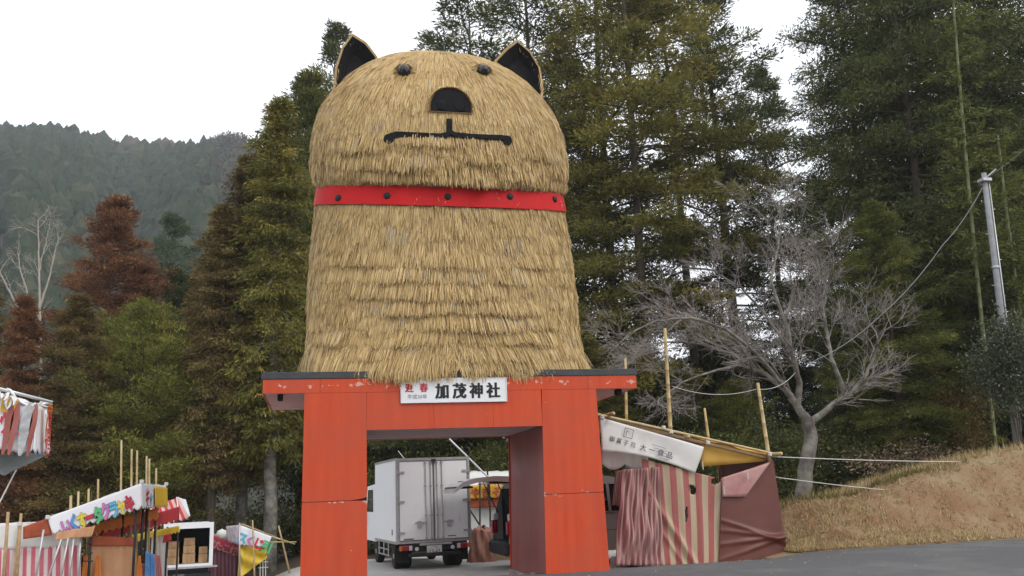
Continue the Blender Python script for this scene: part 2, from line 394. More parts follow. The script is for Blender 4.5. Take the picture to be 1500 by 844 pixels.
def vnoise(X, Y, seed, n=14, fmin=.3, fmax=4):
    r = np.random.default_rng(seed); out = np.zeros_like(X)
    for i in range(n):
        f = fmin * (fmax/fmin)**(i/(n-1)); a = r.uniform(0, 2*math.pi); p = r.uniform(0, 6.28)
        out += np.sin((X*math.cos(a) + Y*math.sin(a))*f*2 + p + 1.5*np.sin(X*f*.7 + i)) / (f**.9)
    return out / n
def bank_noise(X, Y):
    e = sm(17.05, 17.9, Y) * sm(9.3, 10.2, X) * sm(45, 38, X) * sm(33, 30, Y)
    return e * (.02 + .10 * vnoise(X, Y, 3) + .03 * np.random.default_rng(5).normal(size=X.shape) * sm(26, 20, Y)) - .03 * (1 - e)
sheet('bank', np.arange(8.9, 45, .16), np.arange(16.9, 33, .16), M['soil'], .02, bank_noise)
def grass():
    r = np.random.default_rng(11); n = 150000
    x = 9.6 + r.random(n)**1.3 * 17; y = 17.2 + r.random(n)**1.2 * 9
    t = sm(17.2, 20.5, y)
    keep = r.random(n) < (.5 + .5 * t) * (.4 + .6 * (vnoise(x, y, 8, 8, .4, 2.5) > -.05))
    x, y, t = x[keep], y[keep], t[keep]; n = len(x)
    e = sm(17.05, 17.9, y) * sm(9.3, 10.2, x)
    z = gz(x, y) + .02 + e * (.01 + .10 * vnoise(x, y, 3))
    L = r.uniform(.05, .16, n) * (1 + 1.9 * (t > .9) * r.random(n)**2); a = r.uniform(0, 6.28, n); lean = r.uniform(.2, 1.3, n)
    d = np.stack([np.cos(a)*np.sin(lean), np.sin(a)*np.sin(lean), np.cos(lean)], 1) * L[:,None]
    w = np.stack([-np.sin(a), np.cos(a), np.zeros(n)], 1) * r.uniform(.005, .014, n)[:,None]
    p = np.stack([x, y, z], 1)
    v = np.stack([p - w, p + w, p + d], 1).reshape(-1, 3); f = np.arange(3*n).reshape(n, 3)
    green = (t > .9) & (vnoise(x, y, 21, 6, .3, 1.2) > .05)
    c = np.where(green, r.uniform(0, .3, n), r.uniform(.3, 1, n))
    me = np_mesh('dry_grass', v, f, 3, {'rnd': np.repeat(c, 3)})
    o = link_mesh('dry_grass', me, M['grass'], None, kind='stuff')
    tag(o, 'dry straw-coloured grass tufts growing over the reddish roadside bank', 'grass')
grass()

# ------------------------------------------------------------------ the vermilion gate
GXC, GY0, GY1 = 2.445, 15.6, 18.6           # centre, front face, back face
def gate():
    t = thing('gate', 'vermilion wooden gate with two tapered pillars and charcoal roof edge under the straw dog', 'gate', (GXC, GY0, 0))
    def frus(x0b, x1b, x0t, x1t, ya, yb, zb, zt):
        m = MB()
        m.add([(x0b,ya,zb),(x1b,ya,zb),(x1b,yb,zb),(x0b,yb,zb),(x0t,ya,zt),(x1t,ya,zt),(x1t,yb,zt),(x0t,yb,zt)],
              [(0,3,2,1),(4,5,6,7),(0,1,5,4),(1,2,6,5),(2,3,7,6),(3,0,4,7)])
        return m
    for s in (-1, 1):
        # outer edge tapers, inner edge nearly plumb
        def ox(z): return (-.246 + .0105*z) if s < 0 else (5.056 - .016*z)
        def ix(z): return (.845 - .003*z) if s < 0 else (3.9 + .023*z)
        zj = 1.45 if s < 0 else 1.42
        def seg(za, zb_, ins, name, mt, y0, y1):
            a = sorted([ox(za) - s*ins, ix(za) + s*ins]); b = sorted([ox(zb_) - s*ins, ix(zb_) + s*ins])
            return frus(a[0], a[1], b[0], b[1], y0, y1, za, zb_).build(name, mt, t)
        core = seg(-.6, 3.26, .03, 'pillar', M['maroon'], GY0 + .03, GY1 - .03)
        # painted front boards, upper and lower, with an open joint between them
        for (za, zb_) in ((-.6, zj - .006), (zj + .006, 3.27)):
            xs = sorted([ox(za), ix(za)]); xt = sorted([ox(zb_), ix(zb_)])
            o = frus(xs[0], xs[1], xt[0], xt[1], GY0, GY0 + .026, za, zb_).build('front_board', M['vermilion'], core)
            o = frus(xs[0], xs[1], xt[0], xt[1], GY1 - .026, GY1, za, zb_).build('back_board', M['vermilion'], core)
            # outer cheek
            e = [ox(za), ox(za) - s*.026]; g = [ox(zb_), ox(zb_) - s*.026]
            e.sort(); g.sort()
            frus(e[0], e[1], g[0], g[1], GY0 + .0265, GY1 - .0265, za, zb_).build('side_board', M['vermilion'], core)
    # chipped splinter at the left pillar's joint
    c = MB(); xr = .84
    c.add([(xr - .28, GY0 - .003, 1.452), (xr - .002, GY0 - .003, 1.44), (xr - .002, GY0 - .003, 1.50), (xr - .1, GY0 - .003, 1.475)], [(0,1,2,3)])
    c.build('chipped_gap', M['matt_black'], t)
    # lintel: front and back beams, three front panels with hairline joints
    zl0, zl1 = 2.62, 3.512
    LX0, LX1 = .838, 3.96
    cuts = [LX0, GXC - .44, GXC + .62, LX1]
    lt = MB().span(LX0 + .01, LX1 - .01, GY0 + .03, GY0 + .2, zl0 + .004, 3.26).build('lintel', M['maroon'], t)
    for a, b in zip(cuts[:-1], cuts[1:]):
        MB().span(a + .002, b - .002, GY0 + .001, GY0 + .0295, zl0, 3.27).build('front_panel', M['vermilion'], lt)
    MB().span(LX0 + .01, LX1 - .01, GY1 - .17, GY1 - .002, zl0 + .004, 3.26).build('lintel', M['vermilion'], t)
    # fascia running the whole width under the roof
    for (a, b) in ((-.905, .05), (.05, 2.0), (2.0, 4.86), (4.86, 5.795)):
        MB().span(a + .002, b - .002, GY0 - .004, GY0 + .03, 3.272, zl1).build('fascia', M['vermilion'], t)
    MB().span(-.905, 5.795, GY1 - .03, GY1, 3.272, zl1).build('fascia', M['vermilion'], t)
    for x in (-.905, 5.765):
        MB().span(x, x + .03, GY0 + .031, GY1 - .031, 3.272, zl1).build('end_fascia', M['vermilion'], t)
    # soffit boards, running across the depth of the gate: overhangs and the ceiling of the passage
    def soffit(x0, x1, z, n):
        w = (GY1 - GY0 - .46) / n
        for i in range(n):
            y = GY0 + .23 + w*i
            MB().span(x0, x1, y + .004, y + w - .004, z - .0, z + .02).build('soffit_board', M['board'], t)
    soffit(LX0 + .012, LX1 - .012, zl0 + .012, 7)
    for x0, x1 in ((-.872, GXC - 2.585), (GXC + 2.585, 5.762)):
        w = (GY1 - GY0 - .07) / 9
        for i in range(9):
            y = GY0 + .035 + w*i
            MB().span(x0, x1, y + .003, y + w - .003, 3.278, 3.298).build('soffit_board', M['board'], t)
    for x in (-.62, 5.5):
        MB().span(x - .045, x + .045, GY0 + .12, GY0 + .32, 3.17, 3.277, bev=.01).build('bracket', M['matt_black'], t)
    # roof slab and its charcoal edge
    MB().span(-.93, 5.822, GY0 - .02, GY1 + .02, 3.514, 3.635, bev=.008).build('roof_edge', M['black_roof'], t)
    # lower stone footing, mostly below the crest of the road
    for s in (-1, 1):
        MB().span(GXC + s*2.68, GXC + s*1.43, GY0 - .05, GY1 + .05, -.75, -.05, bev=.02).build('footing', M['concrete'], t)
    for i in range(10):                          # broken paint and mortar crumbs at the passage side
        r = random.Random(i); MB().box((3.86 - r.random()*.5, GY0 + .1 + r.random()*.5, .04 + r.random()*.01), (.06+r.random()*.07, .05, .035), bev=.01).build('mortar_crumb', M['board'] if i % 2 else M['vermilion'], t)
gate()

def shrine_sign():
    y = GY0 - .03
    a = P(588, 590, y); b = P(742, 587, y); top = 3.50
    t = thing('shrine_sign', 'white signboard with black and red lettering fixed to the gate lintel', 'sign', (a[0], y, a[2]))
    z0 = (a[2] + b[2]) / 2
    MB().span(a[0], b[0], y, y + .022, z0, top, bev=.004).build('panel', M['sign_white'], t)
    f = MB()
    for (x0, x1, za, zb) in ((a[0]-.012, a[0], z0-.012, top), (b[0], b[0]+.012, z0-.012, top), (a[0], b[0], z0-.012, z0)):
        f.span(x0, x1, y - .008, y + .02, za, zb)
    f.build('frame', M['chrome'], t)
    ux, uz = (1,0,0), (0,0,1)
    W = b[0] - a[0]
    x = a[0] + W*.32
    for ch in '加茂神社':
        m_ = MB()
        for k_, dx_ in enumerate((-.009, -.003, .003, .009)): text_mb(ch, .285, (x + dx_, y, z0 + .085), ux, uz, m_, bold=.016, xs=.86, lift=.004 + .0012*k_)
        m_.build('letter', M['print_black'], t); x += W*.163
    x = a[0] + W*.036
    for ch in '迎春':
        m_ = MB()
        for k_, dx_ in enumerate((-.005, 0, .005)): text_mb(ch, .165, (x + dx_, y, z0 + .195), ux, uz, m_, bold=.014, xs=.9, lift=.004 + .0012*k_)
        m_.build('letter', M['print_red'], t); x += W*.135
    text_mb('平成30年', .088, (a[0] + W*.055, y, z0 + .065), ux, uz, bold=.0).build('letter', M['print_grey'], t)
shrine_sign()

# ------------------------------------------------------------------ the straw dog
DX, DY, TILT = 2.445, 17.1, .43
BODY = np.array([  # level, half width, half depth
    (3.74, 2.64, 1.52), (3.95, 2.63, 1.5), (4.4, 2.60, 1.47), (5.2, 2.60, 1.45), (6.0, 2.56, 1.43), (6.7, 2.5, 1.41), (7.2, 2.46, 1.39), (7.5, 2.40, 1.36)])
HEAD = np.array([
    (7.35, 2.42, 1.40), (7.5, 2.50, 1.45), (7.9, 2.57, 1.5), (8.3, 2.58, 1.51), (8.7, 2.53, 1.48), (9.1, 2.40, 1.39), (9.5, 2.17, 1.26), (9.85, 1.87, 1.08), (10.15, 1.48, .86),
    (10.36, 1.04, .61), (10.47, .6, .36), (10.52, .2, .12), (10.525, .001, .001)])
def nexp(z): return np.interp(z, [3.7, 4.6, 7.0], [3.3, 2.7, 2.35])
def tilt(z): return np.interp(z, [3.7, 5.0, 7.0], [.22, .36, TILT])
def level(tab, z, col): return np.interp(z, tab[:,0], tab[:,col])
def surf(tab, th, z, out=0.0):
    """point on the surface at angle th (pi/2 = front) and level z; out = metres off the surface"""
    th = np.asarray(th, float); z = np.asarray(z, float)
    a = level(tab, z, 1) + out; b = level(tab, z, 2) + out
    c, s = np.cos(th), np.sin(th); e = 2/nexp(z)
    x = DX + a*np.sign(c)*np.abs(c)**e; y = DY - b*np.sign(s)*np.abs(s)**e
    return np.stack([x, y, z - tilt(z)*(DY - y)/1.5 + .09], -1)
def inside(tab, p, out=0.0):
    zl = p[2] + TILT*(DY - p[1])/1.5 - .09
    if zl < tab[0,0] or zl > tab[-1,0]: return False
    a = level(tab, zl, 1) + out; b = level(tab, zl, 2) + out
    e = nexp(zl)
    return (abs(p[0]-DX)/a)**e + (abs(p[1]-DY)/b)**e < 1
def hit(tab, px, py, out=0.0):
    d = ray(px, py); d = d / d[1]
    for Y in np.arange(14.8, 18.5, .01):
        p = EYE + d*Y
        if inside(tab, p, out): return p
    return EYE + d*17.1

def shell(tab, name, parent, n=96, m=60):
    zs = np.linspace(tab[0,0], tab[-1,0], m)
    th = np.linspace(0, 2*math.pi, n, endpoint=False)
    v = np.concatenate([surf(tab, th, np.full(n, z)) for z in zs]) - OFF[parent.name]
    f = []
    for i in range(m-1):
        for k in range(n):
            l = (k+1) % n; f.append((i*n+k, i*n+l, (i+1)*n+l, (i+1)*n+k))
    me = np_mesh(name, v, np.array(f), 4, smooth=True)
    return link_mesh(name, me, M['straw_core'], parent)

def thatch(tab, name, parent, courses, seed):
    """courses: (hem level, number of straws, length, thickness of the layer, raggedness, tone)"""
    r = np.random.default_rng(seed); VV, RR = [], []
    for (zh, n, L, lift, rag, tone, *bold) in courses:
        th = r.uniform(0, 2*math.pi, n)
        th = th[(np.sin(th) > -.2) | (r.random(n) < .12)]; n = len(th)
        nb = 900; bid = (th / (2*math.pi) * nb + zh*7.3).astype(int) % nb       # handfuls of straw
        bl = r.normal(0, 1, nb)[bid]; bt = r.normal(0, 1, nb)[bid]
        wob = .03*np.sin(th*5 + zh*9) + .02*np.sin(th*13 + zh*4) + .015*np.sin(th*29 + zh)
        ztip = zh + rag*(wob + .017*bl + .042*r.normal(0, 1, n))
        zmax = tab[-1,0] - .004
        zr = np.minimum(ztip + L*r.uniform(.75, 1.1, n), zmax); ztip = np.minimum(ztip, zmax - .03)
        dth = r.normal(0, .005, n) + .002*bt
        layer = r.uniform(0, 1, n)**.7
        uneven = np.clip(.9 + .3*np.sin(th*4 + zh*17) + .25*np.sin(th*9.7 - zh*11) + .2*np.sin(th*37 + zh*5), .3, 1.7)
        if bold: uneven = uneven*(.55 + .95*np.exp(-((th - math.pi/2 + .1*math.sin(zh*7))/.55)**2))
        li = lift*uneven*(.75 + .25*layer)*np.clip(1 + .06*bl, .5, 1.5)
        zm = ztip + (zr - ztip)*.4
        zb = np.maximum(ztip, tab[0,0])
        p0 = surf(tab, th, zr, .012 + .01*layer); p1 = surf(tab, th + dth*.6, np.maximum(zm, tab[0,0]), .012 + .75*li*layer)
        p2 = surf(tab, th + dth, zb, .014 + li*layer)
        p2[:,2] += ztip - zb
        d = p2 - p0; N = np.stack([(p0[:,0]-DX)*.5, (p0[:,1]-DY)*1.4, 0*th], 1)
        N /= np.linalg.norm(N, axis=1)[:,None] + 1e-9
        sd = np.cross(d, N) + .25*N*r.normal(0, 1, n)[:,None]*np.linalg.norm(d, axis=1)[:,None]
        sd /= np.linalg.norm(sd, axis=1)[:,None] + 1e-9
        w = r.uniform(.0034, .0068, n)[:,None]
        VV.append(np.stack([p0 - sd*w, p0 + sd*w, p1 + sd*w, p1 - sd*w, p2 + sd*w*.55, p2 - sd*w*.55], 1))
        tn = np.clip(tone + .06*bt + .2*r.normal(0, 1, n), .03, .94)
        dark = r.random(n) < .05; tn[dark] = r.uniform(0, .15, dark.sum())
        gry = (np.sin(th*7.1 + zh*5.1) + np.sin(th*3.3 - zh*8.7) + .6*bl > 2.1) & (r.random(n) < .4); tn[gry] = 1.0
        RR.append(np.repeat(tn, 6))
    v = np.concatenate(VV); n = len(v); v = v.reshape(-1, 3) - OFF[parent.name]
    b = np.arange(n)*6
    f = np.concatenate([np.stack([b, b+1, b+2, b+3], 1), np.stack([b+3, b+2, b+4, b+5], 1)])
    me = np_mesh(name, v, f, 4, {'rnd': np.concatenate(RR)})
    return link_mesh(name, me, M['straw'], parent, kind='stuff')

def straw_dog():
    t = thing('straw_dog', 'giant straw thatched dog with red collar and black ears sitting on the gate roof', 'straw figure', (DX, DY, 3.64))
    body = shell(BODY, 'body', t); head = shell(HEAD, 'head', t)
    # body courses, by level of their hems
    cs = []
    for i, z in enumerate(np.arange(3.97, 7.2, .155)):
        tone = .55 + .04*math.sin(i*2.1)
        if z < 6.1 and i % 2 == 0:                       # stepped tiers low on the chest
            cs.append((z, 9000, .33, .09, .8, tone + .03, 1)); cs.append((z + .03, 3000, .3, .08, 1.1, tone - .08, 1))  # second, darker course paints shadow gaps in at the tier hems
        else: cs.append((z, 6600, .34, .05, 1.5, tone))
        cs.append((z + .08, 1800, .26, .05, 2.0, tone + .03))
    cs += [(3.63, 8500, .42, .08, 1.2, .6), (3.68, 5500, .42, .12, 1.2, .6), (3.78, 3500, .4, .10, 1.3, .58)]
    thatch(BODY, 'body_thatch', body, cs, 41)
    cs = []
    for i, z in enumerate(np.arange(8.3, 10.45, .13)):
        k = float(level(HEAD, z, 1)) / 2.6
        cs.append((z, int(7600*k + 500), .3 if z < 9.8 else .22, .04, 1.9, .57 + .05*math.sin(i*1.7)))
    cs.append((10.3, 2500, .2, .03, 1, .57)); cs.append((10.40, 2000, .12, .03, 1, .57))
    for z, lf, rg in ((8.2, .07, 1.4), (8.05, .11, 1.6), (7.9, .09, 1.4), (7.74, .13, 1.7), (7.58, .12, 1.5), (7.46, .12, 1.1)):
        cs.append((z, 7000, .3, lf*1.15, rg*.62, .55, 1)); cs.append((z + .03, 2600, .3, lf, rg*.8, .4, 1))  # darker straws mixed in as painted shade between the head tiers
    thatch(HEAD, 'head_thatch', head, cs, 42)
    # collar: a tilted red band with dark bolts
    n = 120; th = np.linspace(0, 2*math.pi, n, endpoint=False); m = MB()
    rings = [surf(BODY, th, np.full(n, z), o) for z, o in ((7.05, .02), (7.05, .085), (7.42, .085), (7.42, .02))]
    vs = np.concatenate(rings); fs = [(i*n+k, i*n+(k+1) % n, ((i+1) % 4)*n+(k+1) % n, ((i+1) % 4)*n+k) for i in range(4) for k in range(n)]
    col = m.add(vs, fs).build('collar', M['collar'], t)
    for px, py in ((495, 290), (567, 287), (656, 288), (747, 288), (813, 292)):
        p = hit(BODY, px, py, .088); q = hit(BODY, px + 4, py, .088) - hit(BODY, px - 4, py, .088)
        nrm = unit(np.cross(q, V(0, 0, 1))); nrm = nrm if nrm[1] < 0 else -nrm
        MB().lathe([(.066, -.03), (.066, .012), (.05, .022), (.02, .03), (.0001, .031)], p, nrm, 14).build('collar_bolt', M['black'], col, smooth=False)
    for a in (200, 235, 270, 305, 340):
        p = surf(BODY, math.radians(a), 7.23, .085); nrm = unit(V(p[0]-DX, (p[1]-DY)*1.6, 0))
        MB().lathe([(.066, -.03), (.066, .012), (.05, .022), (.0001, .03)], p, nrm, 14).build('collar_bolt', M['black'], col)
    # eyes: faceted black domes in a straw brow
    for px, py, rr in ((592, 106.5, .135), (707.5, 106, .13)):
        p = hit(HEAD, px, py, .02)
        nrm = unit(V((p[0]-DX)*.22, -1, .38))
        e = MB().lathe([(rr, -.12), (rr, .07), (rr*.86, .11), (rr*.5, .15), (rr*.16, .165), (.0001, .166)], p, nrm, 9).build('eye', M['eye_black'], head)
        # straw brow: short stalks fanned over the dome
        VV, RR = [], []
        r = np.random.default_rng(int(px)); ax = unit(np.cross(nrm, V(0,0,1))); up = np.cross(ax, nrm)
        for k in range(260):
            a = r.uniform(-.25, math.pi + .25); d = ax*math.cos(a) + up*math.sin(a)
            b0 = p + d*(rr + r.uniform(.05, .14)) - nrm*.02; tp = p + d*(rr + r.uniform(-.0, .04)) + nrm*r.uniform(.05, .12)
            s = np.cross(d, nrm)*r.uniform(.006, .012)
            VV.append([b0 - s, b0 + s, tp]); RR += [np.clip(r.normal(.55, .18), 0, .93)]*3
        v = np.array(VV).reshape(-1, 3) - OFF[t.name]
        me = np_mesh('brow_straw', v, np.arange(len(v)).reshape(-1, 3), 3, {'rnd': np.array(RR)}); link_mesh('brow_straw', me, M['straw'], head, kind='stuff')
    # nose: half-round black board with straw rim and two nostril bumps
    c = hit(HEAD, 660, 162, .0); y = hit(HEAD, 660, 163, .0)[1] - .10
    pl = P(631, 162, y); pr = P(690, 163, y); pt = P(660, 130, y)
    cx, w, z0, h = (pl[0]+pr[0])/2, (pr[0]-pl[0])/2, (pl[2]+pr[2])/2, pt[2] - (pl[2]+pr[2])/2
    def half(k, yy, dz=0):
        pts = [(cx + w*k*math.cos(a), yy, z0 - (k-1)*.25 + dz + h*k*(math.sin(a)**.8)) for a in np.linspace(math.pi, 0, 22)]
        return pts
    nose = MB().prism(half(1.0, y), (0, .25, 0)).build('nose', M['matt_black'], head)
    MB().prism(half(1.09, y + .03), (0, .4, 0)).build('nose_rim', M['straw_core'], nose)
    for s in (-1, 1):
        MB().lathe([(.11, -.02), (.105, .005), (.08, .010), (.0001, .012)], (cx + s*.17, y - .002, z0 + .1), (0, -1, 0), 14).build('nostril', M['matt_black'], nose, smooth=True)
    VV, RR = [], []; r = np.random.default_rng(3)
    for k in range(1500):
        a = r.uniform(0, math.pi); kk = r.uniform(1.0, 1.1)
        b0 = V(cx + w*kk*math.cos(a), y + r.uniform(-.03, .05), z0 + h*kk*math.sin(a)**.8); 
        d = V(math.cos(a)*.05, r.uniform(.08, .3), math.sin(a)*.05) + r.normal(0, .02, 3); s = V(-math.sin(a), 0, math.cos(a))*.008
        VV.append([b0 - s, b0 + s, b0 + d]); RR += [np.clip(r.normal(.6, .16), 0, .93)]*3
    v = np.array(VV).reshape(-1, 3) - OFF[t.name]
    me = np_mesh('rim_straw', v, np.arange(len(v)).reshape(-1, 3), 3, {'rnd': np.array(RR)}); link_mesh('rim_straw', me, M['straw'], nose, kind='stuff')
    # mouth: flat black strip following the muzzle, rounded ends and a short stem
    def strip(pts, ws, name, out=.088):
        m = MB(); c = [hit(HEAD, px, py, out) for px, py in pts]
        up = [V(0, 0, 1)]*len(c); vs = []
        for i, p in enumerate(c):
            d = unit(c[min(i+1, len(c)-1)] - c[max(i-1, 0)]); nrm = V(0, -1, 0); u = unit(np.cross(d, nrm)); 
            if abs(u[2]) < .2 and abs(u[0]) < .5: u = V(0, 0, 1)
            for sy in (-.012, .16):
                for su in (-1, 1): vs.append(p + u*ws[i]*su + V(0, sy, 0))
        fs = []
        for i in range(len(c)-1):
            a = i*4; b = a+4; fs += [(a, b, b+1, a+1), (a+1, b+1, b+3, a+3), (a+3, b+3, b+2, a+2), (a+2, b+2, b, a)]
        e = (len(c)-1)*4; fs += [(0, 1, 3, 2), (e, e+2, e+3, e+1)]
        m.add(vs, fs); return m
    left = strip([(572, 200), (580, 197), (600, 197.5), (625, 198.5), (645, 199.5), (654, 198), (658, 195)], [.06, .058, .052, .05, .052, .055, .05], 'm')
    mouth = left.build('mouth', M['matt_black'], head)
    strip([(661, 194), (666, 197.5), (690, 199.5), (715, 200.5), (735, 201.5), (741, 203)], [.045, .052, .045, .042, .05, .055], 'm').build('mouth_line', M['matt_black'], mouth)
    strip([(658.5, 174), (658.5, 184), (658, 197)], [.045, .048, .055], 'm', .09).build('mouth_stem', M['matt_black'], mouth)
    for px, py in ((569.5, 203.5), (743, 205.5)):
        MB().lathe([(.095, -.1), (.095, .012), (.0001, .014)], hit(HEAD, px, py, .089), (0, -1, 0), 16).build('mouth_corner', M['matt_black'], mouth)
    # ears: black hollow, straw shell and straw fringe
    for pts, yy in (([(516, 54), (503, 72), (494, 100), (489, 145), (507, 150), (535, 118), (556, 101), (549, 84), (535, 66)], 16.75),
                    ([(757.5, 63), (743, 74), (726, 92), (745, 106), (770, 128), (791, 148), (793, 128), (788, 100), (775, 78)], 16.75)):
        poly = [P(a, b, yy) for a, b in pts]; cen = np.mean(poly, 0)
        def ring(k, y_): return [V(*(cen + (p - cen)*k)) * V(1, 0, 1) + V(0, y_, 0) for p in poly]
        e = MB(); n = len(poly)
        outer = ring(1.07, yy - .05); mid = ring(1.10, yy + .12); back = ring(.72, yy + .42); inner = ring(.985, yy - .045)
        vs = inner + outer + mid + back
        fs = [(i + r_*n, (i+1) % n + r_*n, (i+1) % n + (r_+1)*n, i + (r_+1)*n) for r_ in range(3) for i in range(n)] + [tuple(range(3*n, 4*n))]
        ear = e.add(vs, fs).build('ear', M['straw_core'], head)
        # hollow inner face, dished
        d = MB(); deep = [V(*(cen + (p-cen)*.5))*V(1,0,1) + V(0, yy + .12, 0) for p in poly]
        vs = inner + deep; fs = [(i, (i+1) % n, (i+1) % n + n, i + n) for i in range(n)] + [tuple(range(n, 2*n))]
        d.add(vs, fs).build('ear_lining', M['matt_black'], ear)
        VV, RR = [], []; r = np.random.default_rng(int(pts[0][0]))
        for k in range(3800):
            i = r.integers(n); f = r.random(); o = outer[i]*(1-f) + outer[(i+1) % n]*f; mm = mid[i]*(1-f) + mid[(i+1) % n]*f; bb = back[i]*(1-f)+back[(i+1) % n]*f
            q = r.random(); b0 = (o*(1-q*2) + mm*q*2) if q < .5 else (mm*(2-2*q) + bb*(2*q-1))
            dirn = unit(cen + V(0, 0, -1.2) - b0)*V(1, .2, 1); outw = unit((b0 - cen)*V(1, 0, 1))
            tp = b0 + dirn*r.uniform(.08, .22) + outw*r.uniform(.0, .035) + V(0, r.uniform(-.06, .03), 0)
            b0 = b0 + outw*.008; s = np.cross(dirn, V(0, 1, 0))*r.uniform(.006, .011)
            if (tp - cen)[1] < 0 and np.linalg.norm(((tp-cen)*V(1,0,1))) < np.linalg.norm(((b0-cen)*V(1,0,1)))*.93: tp = b0 + (tp - b0)*.35
            VV.append([b0 - s, b0 + s, tp]); RR += [np.clip(r.normal(.6, .17), 0, .93)]*3
        v = np.array(VV).reshape(-1, 3) - OFF[t.name]
        me = np_mesh('ear_straw', v, np.arange(len(v)).reshape(-1, 3), 3, {'rnd': np.array(RR)}); link_mesh('ear_straw', me, M['straw'], ear, kind='stuff')
straw_dog()

# ------------------------------------------------------------------ trees
LEAF = {
 'green':  attr_mat('foliage_green', [(0,(.037,.048,.015)), (.45,(.115,.13,.032)), (.8,(.21,.21,.053)), (1,(.33,.3,.08))], .7, .35),
 'yellow': attr_mat('foliage_yellow_green', [(0,(.05,.06,.016)), (.4,(.165,.18,.036)), (.8,(.31,.3,.065)), (1,(.45,.38,.1))], .7, .35),
 'deep':   attr_mat('foliage_deep_green', [(0,(.03,.04,.015)), (.5,(.09,.105,.034)), (.85,(.17,.172,.05)), (1,(.28,.25,.075))], .7, .3),
 'brown':  attr_mat('foliage_winter_brown', [(0,(0.077,0.035,0.022)), (.4,(0.187,0.088,0.044)), (.8,(0.330,0.165,0.079)), (1,(0.462,0.264,0.132))], .8, .3),
 'olive':  attr_mat('foliage_olive_brown', [(0,(0.064,0.046,0.018)), (.4,(0.149,0.110,0.041)), (.75,(0.253,0.184,0.069)), (1,(0.368,0.287,0.103))], .8, .3),
 'ochre':  attr_mat('foliage_ochre_green', [(0,(0.052,0.058,0.018)), (.4,(0.163,0.156,0.036)), (.75,(0.299,0.260,0.058)), (1,(0.468,0.364,0.091))], .7, .35),
 'grey':   attr_mat('foliage_grey_green', [(0,(.040,.064,.040)), (.5,(.110,.150,.090)), (1,(.220,.250,.140))], .75, .2),
 'holly':  attr_mat('foliage_holly', [(0,(.022,.032,.016)), (.5,(.06,.075,.035)), (1,(.15,.16,.09))], .35, .1, .5),
 'bamboo': attr_mat('foliage_bamboo', [(0,(.05,.07,.018)), (.5,(.13,.15,.035)), (1,(.26,.26,.08))], .6, .3),
 'scrub':  attr_mat('foliage_dry_scrub', [(0,(.080,.060,.036)), (.5,(.260,.190,.120)), (1,(.480,.400,.280))], .9, .2),
}
def leaf_quads(p, d, size, r, spread, width=.36):
    n = len(p)
    d = d + r.normal(0, spread, (n, 3)); d /= np.linalg.norm(d, axis=1)[:,None] + 1e-9
    L = size * r.uniform(.6, 1.35, n)[:,None]
    sd = np.cross(d, r.normal(0, 1, (n, 3))); sd /= np.linalg.norm(sd, axis=1)[:,None] + 1e-9
    w = L * width * r.uniform(.6, 1.2, n)[:,None]
    mid = p + d*L*.55
    return np.stack([p, mid + sd*w*.5, p + d*L, mid - sd*w*.5], 1)
def finish_crown(name, Q, T, parent=None):
    v = np.concatenate(Q).reshape(-1, 3); n = len(v)//4
    t = np.clip(np.concatenate(T), 0, 1)
    return np_mesh(name, v, np.arange(4*n).reshape(n, 4), 4, {'rnd': np.repeat(t, 4)})

